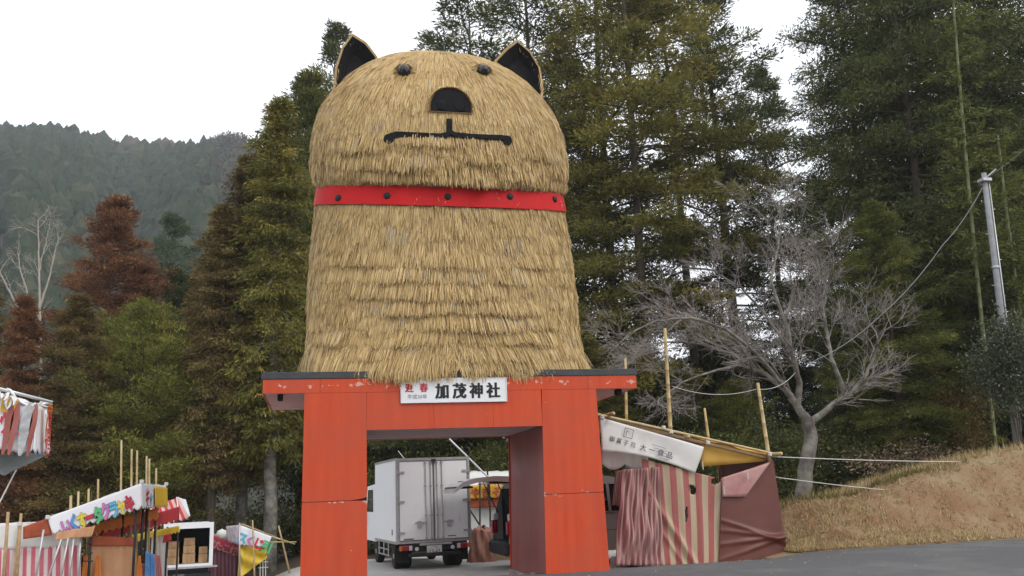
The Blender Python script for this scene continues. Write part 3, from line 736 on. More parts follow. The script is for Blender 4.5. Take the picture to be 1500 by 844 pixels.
def conifer_meshes(seed, H, L0, clear, nb, leaf=.18, dens=1.0, low=-12, high=45, droop=.35, upturn=.3, prof='cone', trunk_r=.28, clump=1.0, gap=0.0, upleaf=.1, spread=.45, inner=.25, pad=20):
    r = np.random.default_rng(seed); wood = MB(); Q, T = [], []
    zt = np.linspace(-.6, H*.985, 14); wx = np.cumsum(r.normal(0, .03, 14)); wy = np.cumsum(r.normal(0, .03, 14))
    wood.tube([(wx[i], wy[i], zt[i]) for i in range(14)], [max(.02, trunk_r*(1.25 if i == 0 else 1)*(1 - zt[i]/H)**.75) if zt[i] > 0 else trunk_r*1.4 for i in range(14)], 8)
    for i in range(nb):
        f = (i + r.random())/nb; u = clear + (1 - clear)*f
        if prof == 'cone': pr = (1 - f)**.7*.92 + .08
        elif prof == 'round': pr = max(.12, math.sin(math.pi*min(1, (f*.92 + .1)))**.6)
        else: pr = (1 - f**2.2)*.9 + .1 if f > .25 else .72 + f
        if r.random() < gap: continue
        L = L0*pr*r.uniform(.55, 1.12); phi = i*2.399 + r.normal(0, .5)
        el = math.radians(low + (high - low)*f**1.3 + r.normal(0, 9))
        h = u*H; p = V(np.interp(h, zt, wx), np.interp(h, zt, wy), h)
        m = max(4, int(L/.42)); pts = [p]; st = L/m; hd = phi
        for k in range(m):
            s_ = k/m; e = el - droop*math.sin(s_*math.pi*.8) + upturn*s_*s_; hd += r.normal(0, .09)
            p = p + st*V(math.cos(hd)*math.cos(e), math.sin(hd)*math.cos(e), math.sin(e)); pts.append(p)
        wood.tube(pts[::2] + ([pts[-1]] if m % 2 else []), [max(.008, .022*L**.6*(1 - .85*k/(len(pts[::2])))) for k in range(len(pts[::2]) + (m % 2))], 4, cap=False)
        tone = r.normal(.45, .12)
        for k in range(1, m+1):
            s_ = k/m
            if s_ < inner: continue
            bd = unit(pts[k] - pts[k-1]); lat = unit(np.cross(bd, V(0, 0, 1)))
            for side in (-1, 1, 0):
                reach = (.12 + .34*(1 - s_))*min(L, 3.2)*r.uniform(.4, 1.1)
                c = pts[k] - bd*st*r.random() + lat*side*reach + bd*reach*.5*(side != 0) + V(0, 0, r.normal(.02, .07))
                rad = r.uniform(.22, .42)*(.75 + .3*min(1, L/4))*clump
                npt = int(pad*dens*rad*rad/.1)
                q = r.normal(0, 1, (npt, 3)); q /= np.linalg.norm(q, axis=1)[:,None]; q *= (r.random(npt)**.45)[:,None]
                off = q*V(rad, rad, rad*.5)
                off[:,2] -= .25*(off[:,0]**2 + off[:,1]**2)/rad
                dd = q*V(1, 1, .5) + bd*.55 + V(0, 0, upleaf)
                Q.append(leaf_quads(c + off, dd, leaf*1.2, r, spread, .25))
                T.append(np.clip(tone + .09*r.normal() + .15*r.normal(0, 1, npt), 0, 1))
    # leader tuft
    tp = V(wx[-1], wy[-1], H*.97); pp = tp + r.normal(0, .12, (60, 3))*V(1, 1, 3)
    Q.append(leaf_quads(pp, np.repeat(V(0, 0, 1)[None], 60, 0), leaf, r, .6)); T.append(r.normal(.5, .15, 60))
    crown = finish_crown('crown', Q, T)
    tm = bpy.data.meshes.new('trunk'); tm.from_pydata(wood.v, [], wood.f); tm.update()
    tm.polygons.foreach_set('use_smooth', np.ones(len(tm.polygons), bool))
    return crown, tm, H
PROTO = {
 'hinoki':  conifer_meshes(101, 24, 4.5, .20, 112, .185, 1.0, -8, 40, .25, .25, 'full', .24, 1.2, .16, .15, .5, .38, 29),
 'hinoki2': conifer_meshes(102, 23, 4.4, .26, 92, .185, 1.0, -14, 40, .35, .35, 'full', .2, 1.25, .18, .15, .5, .40, 29),
 'sugi':    conifer_meshes(103, 20, 3.5, .12, 200, .17, 1.0, -22, 50, .30, .55, 'cone', .24, 1.25, .0, .3, .6, .26, 29),
 'sugi2':   conifer_meshes(104, 19, 3.6, .14, 175, .17, 1.0, -18, 48, .35, .55, 'full', .24, 1.35, .02, .3, .6, .26, 29),
 'cypress': conifer_meshes(105, 22, 5.0, .04, 215, .165, 1.0, -16, 45, .4, .2, 'full', .22, 1.25, .01, -.1, .5, .2, 22),
 'column':  conifer_meshes(107, 20, 2.5, .27, 165, .16, 1.0, -38, 48, .55, -.15, 'full', .25, 1.2, .0, -.45, .5, .22, 28),
 'bushy':   conifer_meshes(106, 11, 3.6, .06, 150, .125, 1.0, -2, 60, .2, .35, 'round', .18, 1.15, .0, .35, .6, .25, 30),
}
for k, (a, b, h) in PROTO.items():
    a.materials.append(LEAF['green']); b.materials.append(M['bark'])
TREE_N = 0
def tree(kind, px, D, top, leaf, label, name='conifer_tree', width=1.0, group='evergreen trees on the wooded slope', bark='bark', dz=0.0):
    """trunk foot where the pixel column meets the ground at depth D; height from the row of its top"""
    global TREE_N
    cr, tm, H = PROTO[kind]
    x = PX(px, D); z = float(gz(x, D)) - .05 + dz
    h = P(px, top, D)[2] - z; k = h/H
    t = thing(name, label, 'tree', (x, D, z), group, rotz=TREE_N*2.1)
    TREE_N += 1
    for nm, me, mt in (('trunk', tm, M[bark]), ('crown', cr, LEAF[leaf])):
        o = bpy.data.objects.new(nm, me); COL.objects.link(o); o.parent = t
        o.scale = (k*width, k*width, k)
        o.material_slots[0].link = 'OBJECT'; o.material_slots[0].material = mt
    return t
G1, G2, G3 = 'cedars behind the left stalls', 'tall conifers behind the straw dog', 'cypresses above the roadside bank'
tree('sugi2', 138, 48, 292, 'brown', 'tallest russet-brown winter cedar with rounded top below the mountain', group=G1, width=1.3)
tree('sugi', 186, 47, 395, 'brown', 'smaller russet cedar between the rounded russet cedar and the grey-green fir', group=G1, width=1.35)
tree('sugi2', 92, 36.5, 440, 'olive', 'olive-brown cedar below the white-barked bare tree', group=G1, width=1.25)
tree('sugi', 18, 36, 440, 'brown', 'russet-brown cedar behind the near awning with picture banner', group=G1, width=1.2)
tree('sugi', -60, 40, 380, 'olive', 'brown cedar at the outer end of the cedar row', group=G1, width=1.2)
tree('bushy', 197, 37, 452, 'yellow', 'bushy yellow-green evergreen with rounded crown behind the bamboo poles', 'evergreen_tree', 1.05, G1)
tree('hinoki2', 228, 62, 318, 'grey', 'hazy grey-green fir rising behind the yellow-green evergreen', group=G1, width=1.3)
tree('sugi2', 250, 56, 400, 'deep', 'dark fir between the yellow-green evergreen and the olive cedar', group=G1, width=1.2)
tree('column', 310, 36, 305, 'olive', 'tall olive-brown cedar with bare lower trunk beside the open box truck', group=G1, width=1.15)
tree('column', 278, 41, 400, 'olive', 'shorter olive cedar behind the tall olive-brown cedar', group=G1, width=1.05)
tree('column', 352, 37, 235, 'olive', 'olive cedar with grey trunk behind the yellow tarpaulin stall', group=G1, width=1.2, bark='bark_grey')
tree('column', 397, 35.5, 150, 'ochre', 'tall ochre-green cedar with grey trunk close beside the gate overhang', group=G1, width=1.15, bark='bark_grey')
tree('sugi2', 440, 42, 110, 'green', 'dark green cypress half hidden by the straw dog body', group=G1, width=1.0)
tree('hinoki2', 492, 47, 40, 'deep', 'thin-topped conifer showing beside the straw dog ear', group=G1, width=.9)
tree('sugi2', 560, 40, 300, 'deep', 'dark cedar seen through the gate behind the white truck', group=G2, width=1.3)
tree('cypress', 640, 44, 350, 'deep', 'dark cypress seen through the gate above the truck box', group=G2, width=1.2)
tree('sugi2', 735, 41, 300, 'green', 'green cedar seen through the gate above the raised tailgate', group=G2, width=1.2)
tree('hinoki2', 705, 52, -25, 'deep', 'feathery conifer top showing above the straw dog head', group=G2, width=1.15)
tree('hinoki', 800, 46, -90, 'deep', 'tall conifer directly behind the straw dog right ear', group=G2, width=1.05)
tree('hinoki', 850, 40, 60, 'ochre', 'ochre-green conifer touching the straw dog shoulder', group=G2, width=1.0)
tree('hinoki2', 915, 41, -160, 'ochre', 'tall ochre conifer with pale bare trunk beyond the cherry tree', group=G2, width=1.1)
tree('hinoki', 962, 38, -190, 'ochre', 'tall conifer with the thickest dark trunk beyond the cherry tree', group=G2, width=.95)
tree('hinoki2', 1035, 43, -130, 'ochre', 'tall conifer with slim trunk above the crown of the cherry tree', group=G2, width=.9)
tree('hinoki', 1100, 47, -20, 'deep', 'dark conifer sloping down to the gap of open sky', group=G2, width=1.2)
tree('hinoki2', 1170, 50, 110, 'deep', 'shorter conifer beside the gap of open sky', group=G2, width=1.15)
tree('sugi2', 880, 36, 500, 'ochre', 'low ochre-green conifer behind the gate roof end', group=G2, width=1.6)
tree('bushy', 985, 37, 540, 'green', 'low green conifer behind the stall bamboo poles', 'evergreen_tree', 1.2, G2)
_lab = ['dark understorey evergreen behind the gate roof end', 'dark understorey evergreen behind the tallest stall bamboo pole', 'dark understorey evergreen behind the slack cord', 'dark understorey evergreen behind the stall ridge end', 'dark understorey evergreen behind the brown tarpaulin corner pole', 'dark understorey evergreen directly behind the cherry trunk', 'dark understorey evergreen behind the outer cherry limb']
for _i, (_px, _d) in enumerate(((880, 46), (945, 45), (1005, 47), (1060, 45), (1120, 46), (1185, 45), (1250, 44))):
    tree('bushy', _px, _d, 505 + 18*(_i % 3), 'deep', _lab[_i], 'evergreen_tree', 1.5, 'understorey row behind the cherry tree')
tree('bushy', 1090, 36, 560, 'yellow', 'low yellow-green evergreen behind the brown tarpaulin wall', 'evergreen_tree', 1.2, G2)
tree('cypress', 1325, 33, -150, 'deep', 'broad dark cypress overhanging the cherry tree', group=G3, width=.62)
tree('cypress', 1395, 29, -260, 'deep', 'large dark cypress behind the grey utility pole', group=G3, width=.8)
tree('cypress', 1480, 33, -200, 'green', 'dark cypress behind the green bamboo culms', group=G3, width=1.0)
tree('cypress', 1560, 30, -150, 'deep', 'dark cypress at the top of the roadside bank', group=G3, width=1.0)
tree('sugi2', 1335, 26, 300, 'green', 'mid-height green cypress with drooping boughs above the bank', group=G3, width=1.25)
tree('cypress', 1400, 27.5, 330, 'green', 'green cypress with low boughs beside the utility pole', group=G3, width=.9)
tree('bushy', 1270, 30, 520, 'deep', 'low dark evergreen behind the cherry trunk', 'evergreen_tree', 1.2, G3)
tree('hinoki2', 1230, 44, 330, 'deep', 'conifer behind the cherry tree below the sky gap', group=G3, width=1.2)

# ---- bare trees
def bare_tree(name, label, foot, limbs, mats, seed, levels, twig_len, trunk_r, cat='tree', spreadz=.25, nch=(3, 5), kids=.62, flat=0.0):
    r = np.random.default_rng(seed); t = thing(name, label, cat, foot)
    tr, tw = MB(), MB(); foot = np.asarray(foot, float)
    def grow(p, d, L, rad, lv, mb):
        m = 4 if lv > 1 else (3 if lv else 2); pts = [p]; dirn = d
        for k in range(m):
            dirn = unit(dirn + r.normal(0, .13, 3) + V(0, 0, .05 if lv > 1 else -.02) - V(0, 0, dirn[2]*flat)); p = p + dirn*L/m; pts.append(p)
        rs = [max(.0038, rad*(1 - .55*k/m)) for k in range(m+1)]
        (tr if rad > .02 else tw).tube(pts, rs, 7 if rad > .05 else (4 if rad > .012 else 3), cap=False)
        if lv <= 0: return
        n = int(r.integers(nch[0], nch[1] + 1))
        for i in range(n):
            f = r.uniform(.35, 1) if i else 1.0; q = pts[min(m, int(f*m + .5))]
            ax = unit(np.cross(dirn, r.normal(0, 1, 3))); ang = r.uniform(.35, .95) if i else r.uniform(.05, .35)
            dd = unit(dirn*math.cos(ang) + ax*math.sin(ang) + V(0, 0, r.normal(.02, spreadz*.3)))
            grow(q, dd, L*kids*r.uniform(.75, 1.2), rad*(.45 if i else .6), lv - 1, mb)
    for path, r0, r1, lv, L in limbs:
        path = [np.asarray(p, float) for p in path]
        # smooth the drawn limb
        pts = []
        for a, b in zip(path[:-1], path[1:]):
            for f in (0, .25, .5, .75): pts.append(a*(1-f) + b*f + r.normal(0, .012, 3))
        pts.append(path[-1]); n = len(pts)
        tr.tube(pts, [r0 + (r1 - r0)*(k/(n-1))**.8 for k in range(n)], 9, cap=False)
        if lv < 0: continue
        for k in range(n//3, n):
            if r.random() < .8 or k == n-1:
                d = unit(pts[min(k+1, n-1)] - pts[k-1]); ax = unit(np.cross(d, r.normal(0, 1, 3))); ang = r.uniform(.3, 1.0)
                grow(pts[k], unit(d*math.cos(ang) + ax*math.sin(ang)), L*r.uniform(.55, 1.0), r1*r.uniform(.55, .9), lv, tr)
    tr.build('trunk', mats[0], t, smooth=True); tw.build('twigs', mats[1], t, kind='stuff')
    return t
CD = 23.0
def C(px, py, dy=0): return P(px, py, CD + dy)
foot = C(1172, 742); foot[2] = gz(foot[0], CD) - .05
bare_tree('cherry_tree', 'bare spreading cherry tree with lichen-grey trunk on the roadside bank', foot, [
    ([foot, C(1180, 690), C(1188, 640), C(1182, 612)], .235, .17, -1, 0),
    ([C(1182, 614), C(1165, 590), C(1150, 570), C(1120, 548, .3), C(1085, 535, -.2)], .14, .05, 3, 1.5),
    ([C(1168, 594), C(1172, 560), C(1160, 520, -.5), C(1150, 470, -.8), C(1160, 430, -.8)], .11, .035, 3, 1.4),
    ([C(1184, 622), C(1205, 605), C(1230, 585), C(1262, 570), C(1300, 545)], .12, .035, 2, 1.0),
    ([C(1240, 580), C(1230, 555), C(1218, 525), C(1212, 490, .5), C(1205, 450, .6), C(1215, 410, .6)], .09, .03, 3, 1.3),
    ([C(1245, 578), C(1265, 555), C(1280, 525), C(1288, 490, -.4)], .075, .025, 3, 1.2),
    ([C(1120, 548, .3), C(1075, 520, .6), C(1030, 505, .9), C(985, 500, 1.0), C(940, 505, .9)], .06, .018, 3, 1.15),
    ([C(1150, 570), C(1110, 520, -.8), C(1060, 480, -1.3), C(1010, 465, -1.6), C(960, 470, -1.7), C(915, 490, -1.7)], .065, .018, 3, 1.2),
    ([C(1160, 520, -.5), C(1120, 460, .4), C(1085, 420, .6), C(1050, 400, .8)], .055, .02, 3, 1.2),
    ([C(1085, 535, -.2), C(1040, 545, -.5), C(1000, 560, -.7), C(965, 585, -.8)], .045, .016, 3, 1.0),
    ([C(1150, 470, -.8), C(1130, 410, -.6), C(1140, 360, -.4), C(1135, 320)], .05, .018, 3, 1.2),
], (M['bark_grey'], M['twig']), 5, 3, .3, .34, flat=.03, nch=(3, 6))
bx = PX(55, 40.5); bz = float(gz(bx, 40.5)) - .05
def B(px, py, dy=0): return P(px, py, 40.5 + dy)
bare_tree('bare_tree', 'bleached bare tree standing before the russet cedars', (bx, 40.5, bz), [
    ([(bx, 40.5, bz), B(58, 620), B(60, 520), B(58, 430), B(57, 370), B(56, 322)], .09, .02, 2, .9),
    ([B(57, 400), B(64, 370), B(70, 345), B(72, 330)], .03, .012, 2, .7),
    ([B(60, 520), B(35, 470), B(15, 430), B(0, 400), B(-25, 380)], .07, .02, 2, .9),
    ([B(60, 600), B(30, 560), B(0, 520), B(-30, 500)], .07, .02, 2, .9),
    ([B(58, 450), B(72, 410), B(80, 370), B(86, 345)], .05, .015, 2, .6),
    ([B(58, 470), B(40, 430), B(30, 395), B(26, 370)], .05, .015, 2, .6),
], (M['bark_pale'], M['bark_pale']), 9, 2, .2, .12, nch=(3, 4))

# ---- shrubs
def shrub(name, label, px, D, base_z, w, h, leaf, n=9000, size=.1, seed=1, dpt=.8, group=None, stems=9, up=0.0):
    r = np.random.default_rng(seed); x = PX(px, D); z = float(gz(x, D)) if base_z is None else base_z
    t = thing(name, label, 'shrub', (x, D, z), group)
    wd = MB(); Q, T = [], []
    for i in range(stems):
        a = r.uniform(0, 6.28); q = V(math.cos(a)*w*.35*r.random(), math.sin(a)*w*.35*r.random(), h*r.uniform(.5, .85))
        wd.tube([(q[0]*.15, q[1]*.15, -.1), tuple(q*V(.6, .6, .5)), tuple(q)], [.03, .02, .008], 5)
    nc = 42
    for i in range(nc):
        u = r.normal(0, 1, 3); u /= np.linalg.norm(u); rr = r.random()**.4
        c = V(u[0]*w*.5*rr, u[1]*w*.5*dpt*rr, h*(.52 + up/2) + u[2]*h*(.46 - up/2)*rr); m = n//nc
        pp = c + r.normal(0, 1, (m, 3))*V(w*.1, w*.1, h*.09)
        pp = pp[pp[:,2] > 0]; m = len(pp)
        Q.append(leaf_quads(pp, (pp - c) + V(0, 0, .05), size, r, .35, .5)); T.append(r.normal(.5, .12) + r.normal(0, .18, m))
    wd.build('stem', M['bark'], t, local=True)
    me = finish_crown('foliage', Q, T); link_mesh('foliage', me, LEAF[leaf], t)
    return t
shrub('holly_shrub', 'dense dark glossy evergreen shrub hanging in front of the utility pole', 1500, 22.7, None, 2.0, 3.8, 'holly', 15000, .085, 3, up=.36, stems=3)
shrub('undergrowth_shrub', 'dark low shrub behind the cherry trunk foot', 1225, 27, None, 4.0, 2.4, 'deep', 9000, .12, 4)
shrub('undergrowth_shrub', 'dry brown scrub beyond the end of the white ropes', 1320, 25.5, None, 3.2, 1.3, 'scrub', 5200, .1, 5)
shrub('undergrowth_shrub', 'dark shrub hugging the foot of the bank beside the brown tarpaulin', 1135, 27, None, 3.2, 3.0, 'deep', 9000, .12, 6)
shrub('undergrowth_shrub', 'reddish dry shrub beside the utility pole', 1415, 26, None, 2.2, 3.6, 'olive', 7000, .1, 7)
shrub('undergrowth_shrub', 'dark shrub filling the gap behind the stall roof', 1020, 33, None, 5.0, 3.2, 'deep', 9000, .13, 8)
for i, (px, D, w, h, lf) in enumerate(((-20, 36, 5, 3.4, 'olive'), (120, 35.5, 5, 3.6, 'olive'), (215, 36.5, 5, 3.2, 'deep'), (300, 43, 5, 2.6, 'scrub'), (375, 43, 5, 2.6, 'scrub'), (440, 41, 5, 2.8, 'deep'))):
    lab = ['olive thicket under the near awning string', 'brown thicket behind the character banner stall', 'dark thicket behind the short bamboo poles', 'dry brown scrub between the cedar trunks by the truck', 'dry brown scrub behind the yellow tarpaulin stall', 'dark thicket beside the gate pillar'][i]
    shrub('undergrowth_shrub', lab, px, D, None, w, h, lf, 8000, .13, 20 + i, group='thickets under the cedars')
for i, (px, D) in enumerate(((570, 37), (650, 38), (740, 37), (830, 36))):
    shrub('undergrowth_shrub', ['dark thicket behind the truck cab', 'dark thicket behind the middle of the truck', 'dark thicket behind the raised tailgate', 'dark thicket hidden behind the gate pillar'][i], px, D, None, 5.5, 4.0, 'deep', 8000, .14, 30 + i, group='thickets behind the gate')

# ---- bamboo culms on the right
def bamboo(px0, px1, D, top, label, seed):
    x = PX(px0, D); z = float(gz(x, D)); r = np.random.default_rng(seed)
    a = V(x, D, z); b = P(px1, top, D); t = thing('bamboo_culm', label, 'bamboo', a, 'green bamboo by the utility pole')
    m = MB(); n = 34; pts = []; rs = []
    for i in range(n):
        f = i/(n-1); p = a*(1-f) + b*f + V(0, 0, 0) + V(-.25, 0, 0)*math.sin(f*3)*.4; rr = .075*(1 - .5*f)
        pts += [p - V(0, 0, .02), p, p + V(0, 0, .02)]; rs += [rr, rr*1.18, rr]
    cul = m.tube(pts, rs, 8).build('culm', M['bamboo_green'], t, smooth=True)
    Q, T = [], []
    for i in range(90):
        f = r.uniform(.35, 1.0); p = a*(1-f) + b*f; d = unit(V(r.normal(), r.normal(), r.uniform(.1, .6))); L = r.uniform(.6, 1.7)
        k = 16; q = r.random(k); pp = p + d*(L*q)[:,None] - V(0, 0, .25)*(q**2*L)[:,None]; pp = np.repeat(pp, 4, 0) + r.normal(0, .06, (k*4, 3))
        Q.append(leaf_quads(pp - OFF[t.name], np.repeat((d + V(0, 0, -.5))[None], len(pp), 0), .19, r, .4, .22)); T.append(r.normal(.55, .18, len(pp)))
    me = finish_crown('leaves', Q, T); link_mesh('leaves', me, LEAF['bamboo'], t)
bamboo(1462, 1395, 25.3, -20, 'tall green bamboo culm leaning over the utility pole', 1)
bamboo(1530, 1462, 25.0, 200, 'shorter green bamboo culm beside the glossy shrub', 2)

# ------------------------------------------------------------------ the wooded mountain and its haze
RIDGE = [(-1600, 230), (-600, 200), (-200, 190), (0, 182), (60, 186), (110, 194), (150, 203), (190, 209), (230, 210), (270, 208), (310, 207), (345, 210), (400, 225), (450, 260), (520, 330), (620, 450), (720, 560), (860, 650), (1100, 690), (2600, 690)]
RX, RY = zip(*RIDGE)
def hill_point(px, s_, jit=0.0):
    """s_ 0 foot .. 1 crest .. 1.4 beyond; columns of the photograph only give bearings"""
    d = ray(px, np.interp(px, RX, RY)); top = EYE[2] + d[2]/d[1]*520 - 7
    Y = 170 + 350*s_
    spur = 14*math.exp(-((px - 300 - 60*(1 - s_))/70.0)**2) - 10*math.exp(-((px - 160)/60.0)**2) + 6*math.sin(px*.021 + 2*s_) + 4*math.sin(px*.05 + 5*s_)
    f = (s_**.85 if s_ <= 1 else 1 - .8*(s_ - 1))
    z = -3 + (top + 3)*f + spur*math.sin(math.pi*min(1, s_))*.9*(1 if px < 520 else 0)
    dd = ray(px, HY(px)); return V(dd[0]/dd[1]*Y, Y, z + jit)
def hill():
    pxs = np.arange(-1500, 1300, 20); ss = np.linspace(0, 1.4, 29)
    v = np.array([hill_point(p, q) for q in ss for p in pxs]); nx = len(pxs)
    f = [(j*nx+i, j*nx+i+1, (j+1)*nx+i+1, (j+1)*nx+i) for j in range(len(ss)-1) for i in range(nx-1)]
    link_mesh('mountain', np_mesh('mountain', v, np.array(f), 4, smooth=True), mat('mountain_soil', (.03,.034,.022), (.06,.055,.035), .05, .95), None, kind='structure')
    r = np.random.default_rng(77); Q, T = [], []
    for i in range(5000):
        px = r.uniform(-420, 700) if i > 700 else r.uniform(-1400, -400); s_ = r.uniform(.02, 1.03)
        p = hill_point(px, s_); bare = math.exp(-((px - 310 - 60*(1 - s_))/85.0)**2)*(s_ < .97) > r.uniform(.25, .9) or (r.random() < .06)
        crestbare = s_ > .9 and 110 < px < 240 and r.random() < .7
        h = r.uniform(6, 11) if not bare else r.uniform(5, 8); w = h*r.uniform(.32, .45); n = 44 if px > -150 else 24
        u = r.random(n)**.7; a = r.uniform(0, 6.28, n)
        if bare or crestbare: rad = w*np.sqrt(np.clip(1 - (2*u - 1)**2, 0, 1))*.95
        else: rad = w*(1 - u)**.7 + .15
        pp = p + np.stack([np.cos(a)*rad, np.sin(a)*rad, h*.1 + u*h*.85], 1)
        dd = np.stack([np.cos(a), np.sin(a), (.9 if (bare or crestbare) else -.15)*np.ones(n)], 1)
        base = r.normal(.3, .1) if not (bare or crestbare) else r.normal(.62, .1)
        if bare:
            Q.append(leaf_quads(pp, dd, 1.5, r, .5, .3)); T.append(base + r.normal(0, .05, n))
        else:                                            # a lumpy crown of rings
            g = 7; us = (0.05, .4, .72, 1.0); prof_ = (1.0, .86, .5, .06) if r.random() < .6 else (.85, 1.0, .75, .1); ph = r.random()*6
            R = np.array([[p + V(math.cos(6.283*k/g + ph), math.sin(6.283*k/g + ph), 0)*w*pf*r.uniform(.75, 1.25) + V(0, 0, h*(u_ + r.normal(0, .04))) for k in range(g)] for u_, pf in zip(us, prof_)])
            qd = np.array([[R[i_, k], R[i_, (k+1) % g], R[i_+1, (k+1) % g], R[i_+1, k]] for i_ in range(3) for k in range(g)])
            Q.append(qd); T.append(base + r.normal(0, .06, len(qd)))
    me = finish_crown('mountain_forest', Q, T)
    fm = attr_mat('mountain_foliage', [(0,(.02,.034,.018)), (.3,(.036,.055,.028)), (.5,(.065,.075,.035)), (.7,(.1,.085,.06)), (1,(.17,.14,.115))], .9, .2)
    o = link_mesh('mountain_forest', me, fm, None, kind='stuff')
    tag(o, 'hazy mixed forest covering the mountain beyond the left-hand cedars', 'forest')
hill()
def haze():
    m = bpy.data.materials.new('haze_air'); m.use_nodes = True; ns = m.node_tree.nodes; ns.clear()
    out = ns.new('ShaderNodeOutputMaterial'); pv = ns.new('ShaderNodeVolumePrincipled')
    pv.inputs['Color'].default_value = (.82, .88, .97, 1); pv.inputs['Density'].default_value = HAZE; pv.inputs['Anisotropy'].default_value = .2
    m.node_tree.links.new(pv.outputs[0], out.inputs['Volume'])
    b = MB().span(-1800, 1800, -60, 900, -8, 260); o = b.build('haze', m, None, kind='stuff')
    tag(o, 'thin bluish winter haze softening the distant mountain', 'haze')
HAZE = .00042
haze()

# ------------------------------------------------------------------ vehicles
def wheel(t, c, r, w, side, name='wheel'):
    """axle along local x"""
    o = MB().lathe([(r*.62, -w/2), (r*.94, -w/2), (r, -w/2 + .03), (r, w/2 - .03), (r*.94, w/2), (r*.62, w/2)], c, (1, 0, 0), 24).build(name, M['tyre'], t, smooth=False, local=True)
    MB().lathe([(r*.63, -.02), (r*.60, .0), (r*.5, -.04), (r*.22, -.05), (r*.2, .02), (.0001, .03)], np.asarray(c) + V(side*w*.45, 0, 0), (side, 0, 0), 20).build('rim', M['steel'], o, local=True)
    return o
def box_truck():
    gz0 = float(gz(2.73, 21.6))
    t = thing('box_truck', 'white box truck parked behind the gate with closed rear doors', 'truck', (2.73, 21.6, gz0), rotz=math.radians(6.5))
    W, L, z0, z1 = 1.78, 2.85, .60, 2.56
    bx_ = MB().span(-W/2, W/2, .03, L, z0 + .03, z1 - .02, bev=.015).build('cargo_box', M['truck_white'], t, local=True)
    f = MB()
    for a in ((-W/2-.012, -W/2+.045, -.015, .06, z0, z1), (W/2-.045, W/2+.012, -.015, .06, z0, z1), (-W/2+.045, W/2-.045, -.015, .06, z1-.06, z1), (-W/2+.045, W/2-.045, -.015, .06, z0, z0+.05)): f.span(*a)
    f.build('rear_frame', M['steel'], bx_, local=True)
    for a in ((-W/2-.012, -W/2+.03, .061, L+.01, z1-.04, z1+.012), (W/2-.03, W/2+.012, .061, L+.01, z1-.04, z1+.012), (-W/2-.012, -W/2+.03, .061, L+.01, z0-.01, z0+.05), (W/2-.03, W/2+.012, .061, L+.01, z0-.01, z0+.05)): MB().span(*a).build('edge_rail', M['steel'], bx_, local=True)
    MB().box((-W/2-.004, .55, z0+.25), (.006, .09, .13)).build('latch_plate', M['dark_metal'], bx_, local=True)
    for s in (-1, 1):
        x0, x1 = sorted((s*.004, s*(W/2 - .05)))
        d = MB().span(x0, x1, -.028, .012, z0 + .055, z1 - .065, bev=.008).build('rear_door', M['truck_white'], t, local=True)
        g = MB(); 
        for a in ((x0, x0+.018, z0+.055, z1-.065), (x1-.018, x1, z0+.055, z1-.065), (x0+.018, x1-.018, z0+.055, z0+.075), (x0+.018, x1-.018, z1-.085, z1-.065)): g.span(a[0]+.002, a[1]-.002, -.034, -.027, a[2], a[3])
        g.build('door_seal', M['print_grey'], d, local=True)
        for x in (s*.075, s*.2):
            MB().tube([(x, -.05, z0 + .02), (x, -.05, z1 - .04)], .013, 8).build('lock_rod', M['steel'], d, local=True)
            for z in (z0 + .1, z0 + .62, z0 + 1.3, z1 - .12): MB().box((x, -.047, z), (.05, .03, .045)).build('rod_bracket', M['steel'], d, local=True)
        h = MB().box((s*.33, -.05, z0 + .46), (.26, .022, .03)).box((s*.36, -.045, z0 + .42), (.09, .03, .16)); h.build('door_handle', M['steel'], d, local=True)
        for z in (z0 + .24, z0 + .95, z1 - .33):
            MB().box((s*(W/2 - .08), -.04, z), (.2, .022, .05)).tube([(s*(W/2 - .005), -.04, z - .05), (s*(W/2 - .005), -.04, z + .05)], .018, 8).build('hinge', M['steel'], d, local=True)
    MB().box((.62, -.031, z0 + .55), (.045, .006, .2)).build('reflective_tape', M['sign_white'], t, local=True)
    MB().box((-.62, -.031, z0 + .1), (.24, .006, .03)).build('maker_lettering', M['print_grey'], t, local=True)
    MB().box((.42, -.031, z0 + .13), (.2, .006, .025)).build('maker_lettering', M['print_grey'], t, local=True)
    MB().box((0, -.06, z1 - .07), (.09, .05, .07)).build('rear_camera', M['dark_metal'], t, local=True)
    # chassis
    ch = MB().span(-.42, -.34, .0, 4.1, .42, .56).span(.34, .42, 0, 4.1, .42, .56).span(-.8, .8, .0, .08, .42, .6).span(-.7, .7, 1.2, 1.3, .42, .55).build('chassis', M['dark_metal'], t, local=True)
    MB().span(-.62, .62, -.1, -.02, .3, .38, bev=.015).build('rear_bumper', M['dark_metal'], t, local=True)
    MB().span(-.36, .42, -.05, -.0, .54, .59, bev=.01).build('lamp_bar', M['steel'], t, local=True)
    for s in (-1, 1):
        m = MB().box((s*.7, -.03, .5), (.3, .06, .11), bev=.01).build('tail_lamp', M['tail_red'], t, local=True)
        MB().box((s*.58, -.036, .5), (.07, .055, .105)).build('reverse_lamp', M['lamp_clear'], m, local=True); MB().box((s*.815, -.036, .5), (.06, .055, .105)).build('turn_lamp', M['lamp_amber'], m, local=True)
        MB().lathe([(.045, 0), (.045, .03), (.03, .04), (.0001, .042)], (s*.43, -.03, .47), (0, -1, 0), 14).build('round_lamp', M['lamp_clear'], t, local=True)
        for k in (0, 1): wheel(t, (s*(.73 - k*.2), .75, .29), .29, .18, s)
        wheel(t, (s*.7, 3.25, .29), .29, .18, s)
        MB().box((s*.72, .28, .32), (.34, .015, .34)).build('mud_flap', M['tyre'], t, local=True)
        rl = MB(); 
        for z in (.28, .42): rl.tube([(s*.84, 1.25, z), (s*.84, 2.6, z)], .018, 6)
